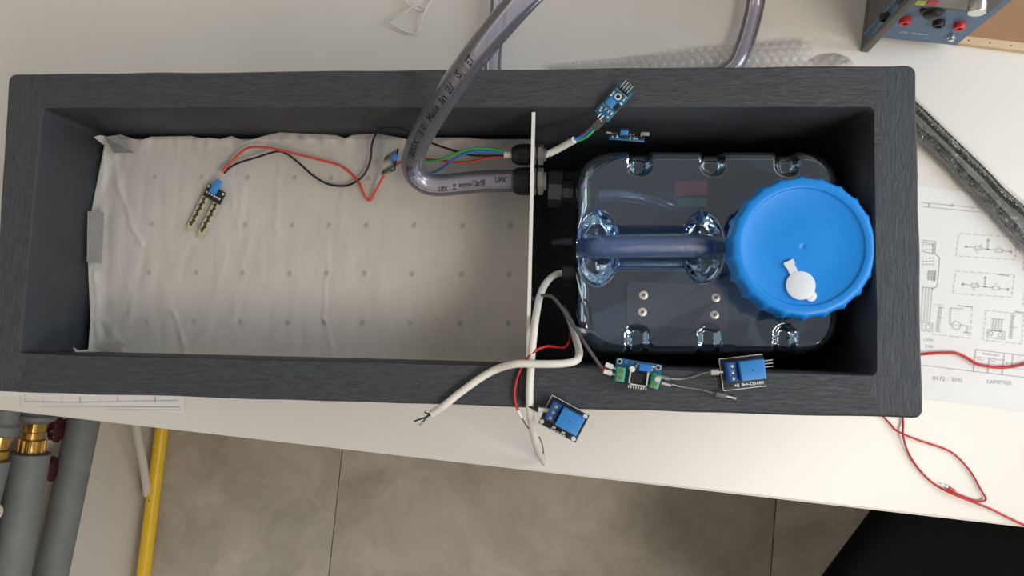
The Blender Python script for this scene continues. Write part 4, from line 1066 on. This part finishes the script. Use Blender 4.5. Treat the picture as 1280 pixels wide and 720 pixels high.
obj('brass_union', m, M['brass'], pp, smooth=30, label='ribbed brass union nut')
obj('upper_insulation', MB().lathe(a, [(rad1*.7,-.050),(rad1*1.02,-.056),(rad1*1.02,-.062),(rad1*.85,-.066),(rad1*.85,-.30)], 32, d), M['foam'], pp, label='grey foam sleeve above the fitting')
z0 = -.24; a = P(-10,590,z0); b = P(-52,760,z0); d0_ = (b-a).normalized()
pq = root('corner_pipe', 'dark pipe fitting at the far left below the table edge', 'pipe', a)
obj('insulation', MB().cyl(a-d0_*.02, b, .022, 28), M['foam'], pq)
obj('brass_union', MB().lathe(a-d0_*.02, [(.016,0),(.018,-.004),(.018,-.016),(.013,-.018),(.013,-.04)], 12, d0_), M['brass'], pq, label='brass union nut')
obj('upper_insulation', MB().lathe(a-d0_*.02, [(.015,-.038),(.023,-.042),(.023,-.055),(.019,-.06),(.019,-.3)], 28, d0_), M['foam'], pq)
wn = tx
def wheel(px, py, z, label):
    c = P(px, py, z); r = root('valve_wheel', label, 'valve', c)
    m = MB(); loops = []; seg = 48
    q = tx.to_track_quat('Z','Y').to_matrix()
    for rr, h, lb in ((.006,-.008,0),(.017,-.007,.5),(.0205,-.003,1),(.0205,.004,1),(.018,.007,.6),(.008,.009,0)):
        loops.append([c+q@Vector(((rr+.0016*lb*math.cos(8*a))*math.cos(a),(rr+.0016*lb*math.cos(8*a))*math.sin(a),h)) for a in [2*math.pi*k/seg for k in range(seg)]])
    m.loft(loops, True, True); obj('hand_wheel', m, M['wine'], r, smooth=40)
    dist = (c-wall_p).dot(tx); obj('stem', MB().cyl(c, c-tx*(dist-.001), .006, 16), M['brass'], r)
wheel(71.5,537,-.37,'dark red valve wheel nearer the table edge'); wheel(64,586,-.37,'dark red valve wheel between the grey pipes, further from the table')
o = obj('beige_pipe_end', MB().lathe(P(-2,641,-.22), [(.010,0),(.012,.002),(.012,.03),(.009,.032)], 20, -tx), M['wallpaint']); tag(o, 'small pale round pipe end at the left picture edge', 'pipe')
# yellow pipe on the floor along the wall
ya = P(202.5,533,FLOOR+.016); yb = P(179,720,FLOOR+.016); d = (yb-ya).normalized(); yr = .0142
o = root('yellow_pipe', 'bright yellow pipe lying on the floor along the wall', 'pipe', ya)
obj('tube', MB().cyl(ya-d*.7, yb+d*.9, yr, 32), M['yellow'], o)
q = P(191,624,FLOOR+.016)+Vector((0,0,yr)); obj('rivet', MB().lathe(q-Vector((0,0,.0005)), [(.0016,0),(.0014,.0008)], 12), M['ink'], o, label='small dark spot on top')
# pale condensate hose hanging at the wall foot
wp = spl([P(168,520,-.50),P(172,545,-.56),P(178,575,-.62),P(182,600,-.67),P(184,618,-.70)], 8)
o = obj('white_pipe', MB().tube(wp, .0085, 16), M['wallpaint']); tag(o, 'thin white pipe slanting down the wall to the yellow pipe', 'pipe')

# ------------------------------------------------------------------ black chair
zs = -.27
e0 = P(1030,720,zs); e1 = P(1096,632,zs); ed = (e1-e0).normalized(); en = Vector((ed.y,-ed.x,0)) # to the right
cc = e0.lerp(e1,.5)+en*.273
RC = Matrix((en, ed, Vector((0,0,1)))).transposed()
ch = root('office_chair', 'black upholstered chair pushed under the table, lower right', 'chair', (cc.x,cc.y,FLOOR), RC)
zt = zs-FLOOR
m = MB(); loops = []
for ins, z in ((.03,-.075),(.008,-.06),(.0,-.035),(.004,-.012),(.02,-.002),(.06,.0),(.15,-.004)):
    loops.append([Vector((x,y,zt+z)) for x,y in rrect(.52-2*ins,.56-2*ins,.10-ins*.3,8)])
m.loft(loops, True, True); obj('seat', m, M['chairfab'], ch, world=False, smooth=60)
m = MB(); loops = []
for ins, x in ((.03,.245),(.0,.255),(.0,.285),(.03,.30)):
    loops.append([Vector((x+(z*.12),y,zt+.30+z)) for y,z in rrect(.44-2*ins,.42-2*ins,.09,8)])
m.loft(loops, True, True); obj('backrest', m, M['chairfab'], ch, world=False, smooth=60)
obj('back_bar', MB().tube(spl([(.10,0,zt-.08),(.24,0,zt-.07),(.30,0,zt+.02),(.30,0,zt+.25)],6), .014, 12), M['black'], ch, world=False)
obj('column', MB().cyl((.08,0,.09),(.08,0,zt-.07),.024,20), M['black'], ch, world=False)
for k in range(5):
    a = 2*math.pi*k/5; u = Vector((math.cos(a),math.sin(a),0)); bx = Vector((.08,0,0))
    lg = obj('leg', MB().tube([bx+u*.02+Vector((0,0,.10)), bx+u*.09+Vector((0,0,.085)), bx+u*.15+Vector((0,0,.065))],[.024,.018,.013],12), M['black'], ch, world=False)
    obj('castor', MB().cyl(bx+u*.15+Vector((-u.y,u.x,0))*.018+Vector((0,0,.027)), bx+u*.15-Vector((-u.y,u.x,0))*.018+Vector((0,0,.027)), .026, 20), M['black'], lg, world=False)
